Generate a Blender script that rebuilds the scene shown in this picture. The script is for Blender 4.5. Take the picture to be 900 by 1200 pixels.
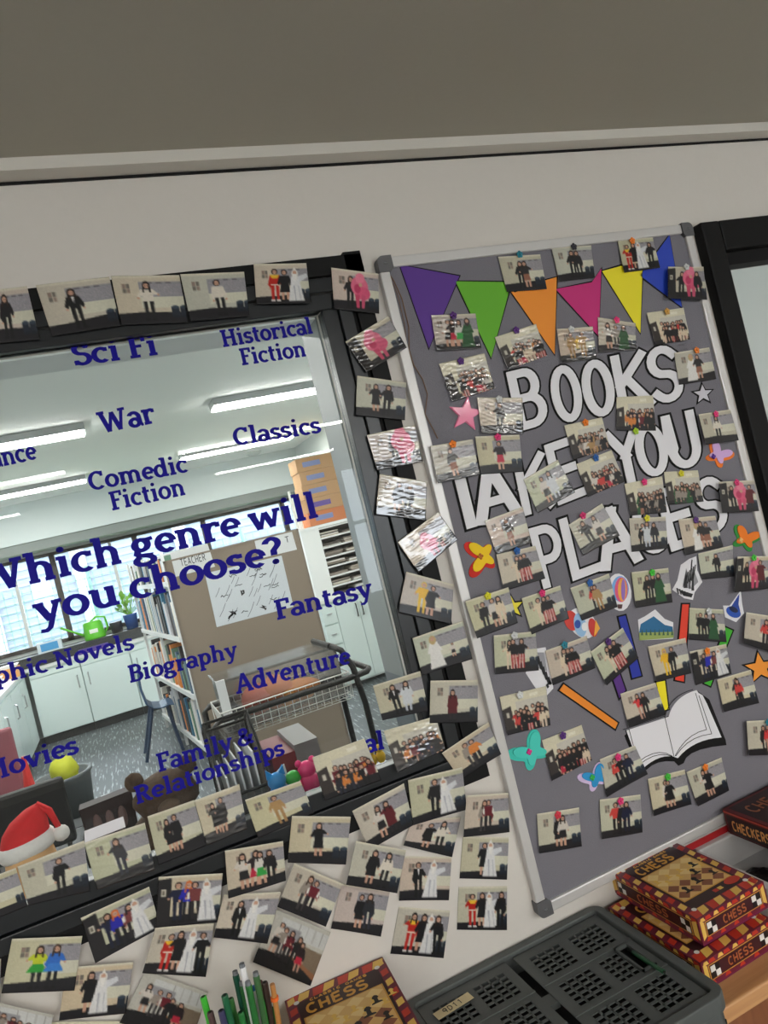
import bpy, math, random
import numpy as np
from mathutils import Vector, Matrix
C = bpy.context.scene
for o in list(bpy.data.objects): bpy.data.objects.remove(o)
COL = C.collection
# ------------------------------------------------------------------ camera
F_PX, CAM_Y, CAM_Z = 860.0, -1.48, 1.74
_h = Vector((2620-450, -(62-600), -F_PX)).normalized()
_z = Vector((-_h.y, _h.x, 0)).normalized()
_y = _z.cross(_h)
ROT = Matrix((_h, _y, _z))                     # world <- camera
cam = bpy.data.cameras.new('camera'); camo = bpy.data.objects.new('camera', cam); COL.objects.link(camo)
cam.sensor_fit = 'VERTICAL'; cam.sensor_height = 36; cam.lens = 36*F_PX/1200; cam.clip_start = .02
camo.matrix_world = Matrix.Translation((0, CAM_Y, CAM_Z)) @ ROT.to_4x4()
C.camera = camo
# ------------------------------------------------------------------ world, exposure
w = bpy.data.worlds.new('world'); C.world = w; w.use_nodes = True
w.node_tree.nodes['Background'].inputs[0].default_value = (.86, .93, 1, 1)
w.node_tree.nodes['Background'].inputs[1].default_value = 10
C.view_settings.view_transform = 'Standard'; C.view_settings.look = 'None'
C.view_settings.gamma = 1; C.view_settings.use_curve_mapping = False
C.view_settings.exposure = 0.0
LAMP_FAR, LAMP_NEAR = 42, 80
# ------------------------------------------------------------------ helpers
def at(px, py, Y=0.0):
    """point of the plane at depth Y that the photograph shows at (px, py)"""
    d = ROT @ Vector((px-450, 600-py, -F_PX)); t = (Y-CAM_Y)/d.y
    return Vector((d.x*t, Y, CAM_Z+d.z*t))
def level(px, py, z):
    """point of the horizontal plane at height z"""
    d = ROT @ Vector((px-450, 600-py, -F_PX)); t = (z-CAM_Z)/d.z
    return Vector((d.x*t, CAM_Y+d.y*t, z))
def lin(c):
    c = c/255.0
    return c/12.92 if c <= .04045 else ((c+.055)/1.055)**2.4
MATS = {}
def mat(name, rgb, rough=.6, metal=0, noise=0, scale=30, bump=0, coat=0, spec=.5, emit=0, alpha=1):
    if name in MATS: return MATS[name]
    m = bpy.data.materials.new(name); m.use_nodes = True; nt = m.node_tree; b = nt.nodes['Principled BSDF']
    col = tuple(lin(x) for x in rgb)+(1,)
    b.inputs['Base Color'].default_value = col
    b.inputs['Roughness'].default_value = rough; b.inputs['Metallic'].default_value = metal
    b.inputs['Coat Weight'].default_value = coat; b.inputs['Coat Roughness'].default_value = .1
    b.inputs['Specular IOR Level'].default_value = spec; b.inputs['Alpha'].default_value = alpha
    if emit:
        b.inputs['Emission Color'].default_value = col; b.inputs['Emission Strength'].default_value = emit
    if noise or bump:
        tc = nt.nodes.new('ShaderNodeTexCoord'); n = nt.nodes.new('ShaderNodeTexNoise')
        n.inputs['Scale'].default_value = scale; n.inputs['Detail'].default_value = 4
        nt.links.new(tc.outputs['Object'], n.inputs['Vector'])
        if noise:
            r = nt.nodes.new('ShaderNodeMix'); r.data_type = 'RGBA'
            r.inputs[6].default_value = tuple(max(0, x*(1-noise)) for x in col[:3])+(1,)
            r.inputs[7].default_value = tuple(min(1, x*(1+noise)) for x in col[:3])+(1,)
            nt.links.new(n.outputs['Fac'], r.inputs[0]); nt.links.new(r.outputs[2], b.inputs['Base Color'])
        if bump:
            bp = nt.nodes.new('ShaderNodeBump'); bp.inputs['Strength'].default_value = bump; bp.inputs['Distance'].default_value = .002
            nt.links.new(n.outputs['Fac'], bp.inputs['Height']); nt.links.new(bp.outputs['Normal'], b.inputs['Normal'])
    MATS[name] = m; return m
def wood(name, c1, c2, along=(1, 14, 14), rough=.45):
    if name in MATS: return MATS[name]
    m = bpy.data.materials.new(name); m.use_nodes = True; nt = m.node_tree; b = nt.nodes['Principled BSDF']
    tc = nt.nodes.new('ShaderNodeTexCoord'); mp = nt.nodes.new('ShaderNodeMapping'); mp.inputs['Scale'].default_value = along
    n = nt.nodes.new('ShaderNodeTexNoise'); n.inputs['Scale'].default_value = 5; n.inputs['Detail'].default_value = 6; n.inputs['Distortion'].default_value = .6
    r = nt.nodes.new('ShaderNodeValToRGB')
    r.color_ramp.elements[0].position = .3; r.color_ramp.elements[0].color = tuple(lin(x) for x in c1)+(1,)
    r.color_ramp.elements[1].position = .7; r.color_ramp.elements[1].color = tuple(lin(x) for x in c2)+(1,)
    nt.links.new(tc.outputs['Object'], mp.inputs[0]); nt.links.new(mp.outputs[0], n.inputs['Vector'])
    nt.links.new(n.outputs['Fac'], r.inputs[0]); nt.links.new(r.outputs[0], b.inputs['Base Color'])
    b.inputs['Roughness'].default_value = rough
    MATS[name] = m; return m
def glass_mat(name, tint=(1, 1, 1), ior=1.5, extra=0.0, rough=0.0):
    if name in MATS: return MATS[name]
    m = bpy.data.materials.new(name); m.use_nodes = True; nt = m.node_tree; nt.nodes.clear()
    o = nt.nodes.new('ShaderNodeOutputMaterial'); mx = nt.nodes.new('ShaderNodeMixShader')
    tr = nt.nodes.new('ShaderNodeBsdfTransparent'); tr.inputs[0].default_value = tint+(1,)
    gl = nt.nodes.new('ShaderNodeBsdfGlossy'); gl.inputs['Roughness'].default_value = rough
    fr = nt.nodes.new('ShaderNodeFresnel'); fr.inputs['IOR'].default_value = ior
    ad = nt.nodes.new('ShaderNodeMath'); ad.operation = 'ADD'; ad.inputs[1].default_value = extra
    nt.links.new(fr.outputs[0], ad.inputs[0]); nt.links.new(ad.outputs[0], mx.inputs[0])
    nt.links.new(tr.outputs[0], mx.inputs[1]); nt.links.new(gl.outputs[0], mx.inputs[2]); nt.links.new(mx.outputs[0], o.inputs[0])
    MATS[name] = m; return m
def print_mat(name, rough, bump, scale, coat):
    m = bpy.data.materials.new(name); m.use_nodes = True; nt = m.node_tree; b = nt.nodes['Principled BSDF']
    a = nt.nodes.new('ShaderNodeVertexColor'); a.layer_name = 'picture'
    nt.links.new(a.outputs[0], b.inputs['Base Color']); b.inputs['Roughness'].default_value = rough
    b.inputs['Coat Weight'].default_value = coat; b.inputs['Coat Roughness'].default_value = .06; b.inputs['Coat IOR'].default_value = 1.75 if coat > .5 else 1.5; b.inputs['Specular IOR Level'].default_value = .3
    if bump:
        tc = nt.nodes.new('ShaderNodeTexCoord'); mp = nt.nodes.new('ShaderNodeMapping'); mp.inputs['Scale'].default_value = (1, 1, 2.6)
        n = nt.nodes.new('ShaderNodeTexNoise'); n.inputs['Scale'].default_value = scale; n.inputs['Detail'].default_value = 2
        bp = nt.nodes.new('ShaderNodeBump'); bp.inputs['Strength'].default_value = 1; bp.inputs['Distance'].default_value = bump
        nt.links.new(tc.outputs['Object'], mp.inputs[0]); nt.links.new(mp.outputs[0], n.inputs['Vector'])
        nt.links.new(n.outputs['Fac'], bp.inputs['Height'])
        nt.links.new(bp.outputs['Normal'], b.inputs['Coat Normal'])
    return m
class MB:
    def __init__(s): s.v = []; s.f = []; s.mi = []; s.ms = []
    def idx(s, m):
        if m not in s.ms: s.ms.append(m)
        return s.ms.index(m)
    def add(s, vs, fs, m):
        o = len(s.v); k = s.idx(m); s.v += [Vector(x) for x in vs]
        for f in fs: s.f.append([i+o for i in f]); s.mi.append(k)
        return s
    def box(s, a, b, m, bev=0):
        x0, y0, z0 = (min(a[i], b[i]) for i in range(3)); x1, y1, z1 = (max(a[i], b[i]) for i in range(3))
        return s.add([(x0,y0,z0),(x1,y0,z0),(x1,y1,z0),(x0,y1,z0),(x0,y0,z1),(x1,y0,z1),(x1,y1,z1),(x0,y1,z1)],
              [(0,3,2,1),(4,5,6,7),(0,1,5,4),(1,2,6,5),(2,3,7,6),(3,0,4,7)], m)
    def obox(s, fr, a, b, m):
        """box in a frame (origin, ex, ey, ez)"""
        n = len(s.v); s.box(a, b, m)
        for i in range(n, len(s.v)):
            p = s.v[i]; s.v[i] = fr[0]+fr[1]*p.x+fr[2]*p.y+fr[3]*p.z
        return s
    def prism(s, pts, d, m, side=None):
        """closed polygon extruded by vector d (any orientation)"""
        n = len(pts); d = Vector(d); P = [Vector(p) for p in pts]
        nn = Vector((0, 0, 0))
        for i in range(n): nn += P[i].cross(P[(i+1) % n])
        if nn.dot(d) > 0: P = P[::-1]
        s.add(P+[p+d for p in P], [tuple(range(n)), tuple(range(2*n-1, n-1, -1))], m)
        s.add(P+[p+d for p in P], [(i, i+n, (i+1) % n+n, (i+1) % n) for i in range(n)], side or m)
        return s
    def tube(s, pts, r, m, n=8, cap=True, closed=False):
        P = [Vector(p) for p in pts]; rings = []; k = len(P)
        rr = r if isinstance(r, (list, tuple)) else [r]*k
        up = None; vs = []; fs = []
        for i in range(k):
            if closed: t = (P[(i+1) % k]-P[i-1])
            else: t = P[min(i+1, k-1)]-P[max(i-1, 0)]
            if t.length < 1e-9: t = Vector((0, 0, 1))
            t.normalize()
            if up is None:
                up = Vector((0, 0, 1)) if abs(t.z) < .9 else Vector((1, 0, 0))
            a = t.cross(up); a.normalize(); b = a.cross(t); b.normalize(); up = b
            for j in range(n):
                q = 2*math.pi*j/n; vs.append(P[i]+(a*math.cos(q)+b*math.sin(q))*rr[i])
        for i in range(k if closed else k-1):
            i2 = (i+1) % k
            for j in range(n):
                fs.append((i*n+j, i*n+(j+1) % n, i2*n+(j+1) % n, i2*n+j))
        if cap and not closed: fs += [tuple(range(n-1, -1, -1)), tuple((k-1)*n+j for j in range(n))]
        return s.add(vs, fs, m)
    def lathe(s, c, prof, m, n=20, ax=None):
        """prof = [(r, h)] around vertical axis at c"""
        vs = []; fs = []; k = len(prof)
        for r, h in prof:
            for j in range(n):
                q = 2*math.pi*j/n; vs.append(Vector(c)+Vector((r*math.cos(q), r*math.sin(q), h)))
        for i in range(k-1):
            for j in range(n): fs.append((i*n+j, i*n+(j+1) % n, (i+1)*n+(j+1) % n, (i+1)*n+j))
        fs += [tuple(range(n-1, -1, -1)), tuple((k-1)*n+j for j in range(n))]
        return s.add(vs, fs, m)
    def blob(s, c, r, m, n=14, k=9, rot=None, rough=0, seed=0):
        rnd = random.Random(seed); vs = []; fs = []; r = Vector(r)
        for i in range(k+1):
            th = math.pi*i/k
            for j in range(n):
                q = 2*math.pi*j/n; g = 1+rough*(rnd.random()-.5)
                p = Vector((r.x*math.sin(th)*math.cos(q), r.y*math.sin(th)*math.sin(q), r.z*math.cos(th)))*g
                if rot: p = rot @ p
                vs.append(Vector(c)+p)
        for i in range(k):
            for j in range(n): fs.append((i*n+j, (i+1)*n+j, (i+1)*n+(j+1) % n, i*n+(j+1) % n))
        return s.add(vs, fs, m)
    def build(s, name, parent=None, smooth=False, bevel=0):
        n = len(s.v); lo = Vector([min(v[i] for v in s.v) for i in range(3)]); hi = Vector([max(v[i] for v in s.v) for i in range(3)])
        org = Vector(((lo.x+hi.x)/2, (lo.y+hi.y)/2, lo.z))
        me = bpy.data.meshes.new(name); me.from_pydata([tuple(v-org) for v in s.v], [], s.f)
        for m in s.ms: me.materials.append(m)
        me.polygons.foreach_set('material_index', s.mi)
        if smooth: me.polygons.foreach_set('use_smooth', [True]*len(s.f))
        me.update()
        o = bpy.data.objects.new(name, me); COL.objects.link(o)
        if parent:
            o.parent = parent; q = parent; off = Vector((0, 0, 0))
            while q: off += q.location; q = q.parent
            o.location = org-off
        else: o.location = org
        if bevel:
            b = o.modifiers.new('bevel', 'BEVEL'); b.width = bevel; b.segments = 2; b.limit_method = 'ANGLE'
        return o
def tag(o, label=None, cat=None, group=None, kind=None):
    if label: o['label'] = label
    if cat: o['category'] = cat
    if group: o['group'] = group
    if kind: o['kind'] = kind
    return o
def empty(name, loc, label=None, cat=None, group=None, kind=None):
    o = bpy.data.objects.new(name, None); COL.objects.link(o); o.location = loc; o.empty_display_size = .05
    return tag(o, label, cat, group, kind)
def struct(o): o['kind'] = 'structure'; return o
# ------------------------------------------------------------------ materials
M = {}
def mm(k, *a, **kw): M[k] = mat(k, *a, **kw); return M[k]
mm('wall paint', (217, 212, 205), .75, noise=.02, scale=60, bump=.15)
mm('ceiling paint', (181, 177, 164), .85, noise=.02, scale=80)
mm('trim paint', (216, 212, 204), .6)
mm('white paint', (206, 213, 211), .7)
mm('white laminate', (216, 231, 230), .35)
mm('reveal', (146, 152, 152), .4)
mm('black frame', (17, 17, 18), .55, spec=.2, noise=.15, scale=40)
mm('sash metal', (30, 33, 36), .3, metal=.1, noise=.12, scale=50)
mm('black card', (16, 15, 16), .7, spec=.25)
mm('felt', (121, 119, 127), .95, noise=.1, scale=400, bump=.6)
mm('aluminium', (212, 210, 208), .35, metal=.25)
mm('corner grey', (92, 92, 94), .5)
mm('paper white', (232, 231, 236), .7)
mm('black', (12, 12, 13), .7, spec=.25)
mm('vinyl blue', (22, 14, 140), .6, spec=.15)
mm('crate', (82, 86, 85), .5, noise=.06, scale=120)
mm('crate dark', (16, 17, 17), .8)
mm('grey lid', (150, 152, 152), .4)
mm('steel', (190, 192, 195), .3, metal=.8)
def flat(rgb, rough=.55): return mat('c%d_%d_%d_%d' % (*rgb, int(rough*100)), rgb, rough)
WOOD = wood('table wood', (176, 124, 80), (206, 156, 106), (.6, 9, 9))
WOODF = wood('table edge wood', (168, 110, 62), (196, 140, 86), (.6, 9, 9))
WOODD = wood('cabinet wood', (120, 72, 44), (146, 92, 58), (6, 6, .5))
# ------------------------------------------------------------------ near room shell
WIN = (-1.75, .537, 1.226, 2.189)
WALL_SILL = 1.15      # glass opening x0 x1 z0 z1
DOOR = (1.66, 2.75, .12, 2.2)
TH = .12
b = MB(); W0 = M['wall paint']
for x0, x1, z0, z1 in ((-4, WIN[0], 0, 2.95), (WIN[0], WIN[1], 0, WALL_SILL), (WIN[0], WIN[1], WIN[3], 2.95), (WIN[1], DOOR[0], 0, 2.95),
                       (DOOR[0], DOOR[1], DOOR[3], 2.95), (DOOR[0], DOOR[1], 0, DOOR[2]), (DOOR[1], 5, 0, 2.95)):
    b.box((x0, 0, z0), (x1, TH, z1), W0)
struct(b.build('wall_back'))
struct(MB().box((-4, -9.5, -.1), (5, 0, 0), mat('near floor', (108, 108, 106), .6, noise=.1, scale=20)).build('floor'))
ZC = 2.534
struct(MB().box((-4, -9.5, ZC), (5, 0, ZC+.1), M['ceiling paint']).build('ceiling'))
struct(MB().box((-4.1, -9.5, 0), (-4, 0, ZC), W0).build('wall_left'))
struct(MB().box((5, -9.5, 0), (5.1, 0, ZC), W0).build('wall_right'))
YB = -6.0                                            # the wall behind the photographer, with two windows
b = MB(); xs = [(-4, -3.9, 0, ZC), (-1.7, 2.5, 0, ZC), (4.9, 5, 0, ZC)]
for x0, x1 in ((-3.9, -1.7), (2.5, 4.9)): xs += [(x0, x1, 0, .9), (x0, x1, 2.46, ZC)]
for x0, x1, z0, z1 in xs: b.box((x0, YB-.12, z0), (x1, YB, z1), W0)
struct(b.build('wall_front'))
for k, (x0, x1) in enumerate(((-3.9, -1.7), (2.5, 4.9))):
    b = MB()
    for i in range(4): x = x0+(x1-x0)*i/3; b.box((x-.025, YB-.08, .9), (x+.025, YB-.03, 2.46), M['white laminate'])
    for z in (.9, 1.7, 2.44): b.box((x0, YB-.08, z-.02), (x1, YB-.03, z+.02), M['white laminate'])
    struct(b.build('window_%d' % (k+4)))
b = MB(); b.box((-4, -.045, 2.51), (5, 0, ZC), M['trim paint']); b.box((-4, -.004, 2.505), (5, 0, 2.51), M['black card'])  # thin black strip painted in for the shadow gap under the trim
struct(b.build('trim_1'))
# ceiling lamps of the near room (behind the photographer; they mirror in the pane)
def batten(x0, x1, y, z, w, h, strength, label, group, name='ceiling_light', dp=.006):
    t = empty(name, ((x0+x1)/2, y, z-h), label, 'ceiling light', group)
    MB().box((x0, y-w/2, z-h), (x1, y+w/2, z-.001), mat('lamp housing', (176, 180, 182), .5)).build('housing', t)
    MB().box((x0+.01, y-w/2+.006, z-h-dp), (x1-.01, y+w/2-.006, z-h), mat('lamp tube %g' % strength, (255, 253, 248), .5, emit=strength)).build('diffuser', t)
    return t
G1 = 'ceiling lights of the near room'
batten(-1.75, -.1, -3.65, ZC, .13, .04, LAMP_NEAR, 'white ceiling light behind the photographer, mirrored at the pane left edge', G1)
batten(.63, 2.2, -3.8, ZC, .13, .04, LAMP_NEAR, 'white ceiling light behind the photographer, mirrored in the pane above Comedic', G1)
batten(2.6, 4.2, -3.8, ZC, .13, .04, LAMP_NEAR, 'white ceiling light behind the photographer, nearest the right wall', G1)
batten(-2.2, -.58, -5.6, ZC, .13, .04, LAMP_NEAR, 'white ceiling light at the rear left of the near room', G1)
batten(1.15, 2.39, -5.7, ZC, .13, .04, LAMP_NEAR, 'white ceiling light at the rear right of the near room', G1)
# ------------------------------------------------------------------ window 1
wn = empty('window_1', (0, 0, WIN[2])); struct(wn)
x0, x1, z0, z1 = WIN
def ring(mb, ix, iz0, iz1, wid, y0, y1, m, left=-1.9):
    """frame bars: top, bottom, right (left end is far outside the view) around an opening"""
    mb.box((left, y0, iz1), (ix+wid, y1, iz1+wid), m); mb.box((left, y0, iz0-wid), (ix+wid, y1, iz0), m); mb.box((ix, y0, iz0), (ix+wid, y1, iz1), m)
fb = MB()
ring(fb, x1, z0, z1, .034, -.014, .02, M['sash metal'])
ring(fb, x1+.037, z0-.037, z1+.037, .03, -.018, .0, M['sash metal'])
ring(fb, x1+.067, z0-.067, z1+.067, .012, -.008, .0, M['black'])
fb.build('frame', wn, bevel=.002)
fb = MB(); ring(fb, x1+.078, z0-.06, z1+.072, .04, -.016, .0, M['black frame']); fb.box((x1+.078, -.016, z1+.072), (x1+.118, 0, z1+.118), M['black frame'])
fb.build('casing', wn)
MB().box((x0, .008, z0), (x1, .014, z1), glass_mat('pane glass', (.97, .985, .98), 1.3, 0)).build('pane', wn)
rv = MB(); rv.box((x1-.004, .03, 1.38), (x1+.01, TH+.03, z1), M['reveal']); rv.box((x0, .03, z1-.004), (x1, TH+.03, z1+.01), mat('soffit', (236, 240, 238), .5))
rv.box((x1-.004, .03, WALL_SILL), (x1+.01, TH+.03, 1.38), mat('reveal lower', (112, 120, 126), .4))  # darker lower part painted in for a carpet reflection
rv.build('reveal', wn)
b = MB(); b.box((x0, .0005, WALL_SILL-.01), (x1, .018, z0-.004), M['black card']); b.box((x0, .018, WALL_SILL), (x1, .15, WALL_SILL+.004), M['black card']); b.build('sill', wn)  # upright black box added behind the frame to block a light leak
# ------------------------------------------------------------------ door 2 frame on the right
dn = empty('window_2', (1.7, 0, .1)); struct(dn)
b = MB(); b.box((1.623, -.03, .05), (1.69, TH, 2.282), M['black frame']); b.box((1.69, -.03, 2.2), (2.85, TH, 2.282), M['black frame'])
b.box((1.69, -.03, .05), (2.85, TH, .15), M['black frame']); b.build('frame', dn, bevel=.006)
b = MB(); b.box((1.69, .01, .15), (1.702, .05, 2.2), M['sash metal']); b.box((1.69, -.002, 2.165), (2.85, .05, 2.2), M['black card']); b.box((1.702, -.005, 2.152), (2.85, .04, 2.165), M['sash metal']); b.build('sash', dn)
MB().box((1.702, .0, .15), (2.85, .01, 2.152), mat('frosted film', (206, 216, 214), .25, noise=.04, scale=6, spec=.6)).build('pane', dn)
# ------------------------------------------------------------------ far room shell
ZF = 2.9; FX0, FX1, FY = -3.2, 2.72, 8.95
def far_room():
    wp = M['white paint']
    m = bpy.data.materials.new('carpet'); m.use_nodes = True; nt = m.node_tree; p = nt.nodes['Principled BSDF']
    tc = nt.nodes.new('ShaderNodeTexCoord'); mp = nt.nodes.new('ShaderNodeMapping'); mp.inputs['Scale'].default_value = (60, 5, 1)
    n = nt.nodes.new('ShaderNodeTexNoise'); n.inputs['Scale'].default_value = 1; n.inputs['Detail'].default_value = 3
    r = nt.nodes.new('ShaderNodeValToRGB'); r.color_ramp.elements[0].position = .56; r.color_ramp.elements[1].position = .66
    r.color_ramp.elements[0].color = (lin(76), lin(82), lin(85), 1); r.color_ramp.elements[1].color = (lin(150), lin(158), lin(160), 1)
    nt.links.new(tc.outputs['Object'], mp.inputs[0]); nt.links.new(mp.outputs[0], n.inputs['Vector']); nt.links.new(n.outputs['Fac'], r.inputs[0])
    nt.links.new(r.outputs[0], p.inputs['Base Color']); p.inputs['Roughness'].default_value = .55
    struct(MB().box((FX0, TH, -.1), (FX1, FY+.2, 0), m).build('floor_2'))
    struct(MB().box((FX0, TH, ZF), (FX1, FY+.2, ZF+.1), mat('far ceiling', (250, 253, 250), .8)).build('ceiling_2'))
    struct(MB().box((FX1, TH, 0), (FX1+.1, FY+.2, ZF), wp).build('wall_side_right'))
    struct(MB().box((FX0-.1, TH, 0), (FX0, FY+.2, ZF), wp).build('wall_side_left'))
    b = MB(); b.box((FX0, FY, 0), (FX1, FY+.15, 1.1), wp); b.box((FX0, FY, 2.27), (FX1, FY+.15, ZF), wp)
    struct(b.build('wall_far'))
    struct(MB().box((FX0, 8.33, 2.42), (FX1, FY, ZF), mat('beam paint', (206, 216, 216), .7)).build('beam'))
    b = MB(); b.box((FX0, 8.36, 2.3), (FX1, FY, 2.42), mat('blind cassette', (128, 136, 134), .6))
    struct(b.build('trim_2'))
    wf = struct(empty('window_3', (0, FY, 1.1))); b = MB(); dk = mat('dark window frame', (66, 62, 58), .5)
    for x in (-1.52, -.62, .42, 1.35, 2.5): b.box((x-.035, FY-.02, 1.1), (x+.035, FY+.05, 2.27), dk)
    b.box((FX0, FY-.02, 1.1), (FX1, FY+.05, 1.15), dk); b.box((FX0, FY-.02, 2.23), (FX1, FY+.05, 2.27), dk); b.build('frame', wf)
    b = MB()
    for x in (-1.1, .1): b.box((x-.02, FY, 1.15), (x+.02, FY+.04, 2.23), mat('pale frame', (214, 216, 214), .5))
    b.build('mullion', wf)
    MB().box((FX0, FY+.02, 1.15), (FX1, FY+.026, 2.23), glass_mat('far glass', (.96, .97, .98))).build('pane', wf)
    # outside
    struct(MB().box((-14, FY+.4, -.3), (16, 40, -.2), mat('outdoor lawn', (112, 134, 84), .9, noise=.2, scale=3)).build('ground_outside'))
far_room()
def outside():
    t = empty('mesh_fence', (0, 11, -.2), 'pale green wire mesh fence outside the far windows', 'fence')
    b = MB(); fm = mat('fence wire', (100, 136, 130), .6)
    for i in range(70): b.box((-4+i*.13, 11, -.2), (-4+i*.13+.012, 11.01, 1.95), fm)
    for i in range(16): b.box((-4, 11, -.1+i*.13), (5, 11.01, -.1+i*.13+.012), fm)
    b.build('wire_mesh', t)
    for x in (-2.6, -.3, 2.2): MB().tube([(x, 11.03, -.2), (x, 11.03, 2.05)], .03, fm).build('post', t)
    b = MB(); s = mat('blue steel wall', (118, 126, 146), .7); b.box((-9, 19, -.2), (9, 22, 3.0), s)
    for i in range(14): b.box((-9, 18.97, .1+i*.2), (9, 19, .16+i*.2), mat('blue steel rib', (128, 136, 154), .7))
    for x in (-5.2, -3, -.8, 1.8): b.box((x, 18.9, -.2), (x+.35, 19, 3.2), mat('pale column', (160, 158, 168), .7))
    tag(b.build('warehouse'), 'pale blue ribbed building outside beyond the mesh fence', 'building')
outside()
G2 = 'ceiling lights of the far room'
batten(1.02, 2.3, 4.25, ZF, .22, .055, LAMP_FAR, 'white batten light on the far ceiling under Historical Fiction', G2, dp=.012)
batten(-1.6, .08, 4.3, ZF, .22, .055, LAMP_FAR, 'white batten light on the far ceiling left of War', G2, dp=.012)
batten(1.0, 2.3, 6.8, ZF, .22, .055, LAMP_FAR, 'white batten light on the far ceiling behind Classics', G2, dp=.012)
batten(-1.6, .01, 7.0, ZF, .22, .055, LAMP_FAR, 'white batten light on the far ceiling left of Comedic Fiction', G2, dp=.012)
batten(1.0, 2.3, 1.9, ZF, .22, .055, LAMP_FAR, 'unseen added batten light on the far ceiling close to the pane, right', G2, dp=.012)  # this batten and the next are unseen, added to brighten the far room
batten(-1.6, .08, 1.9, ZF, .22, .055, LAMP_FAR, 'unseen added batten light on the far ceiling close to the pane, left', G2, dp=.012)
b = MB().lathe((2.05, 7.9, ZF-.04), [(.1, .04), (.1, .02), (.07, 0)], M['white paint']); tag(b.build('smoke_detector', smooth=False), 'round white smoke detector on the far ceiling', 'smoke detector')
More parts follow.
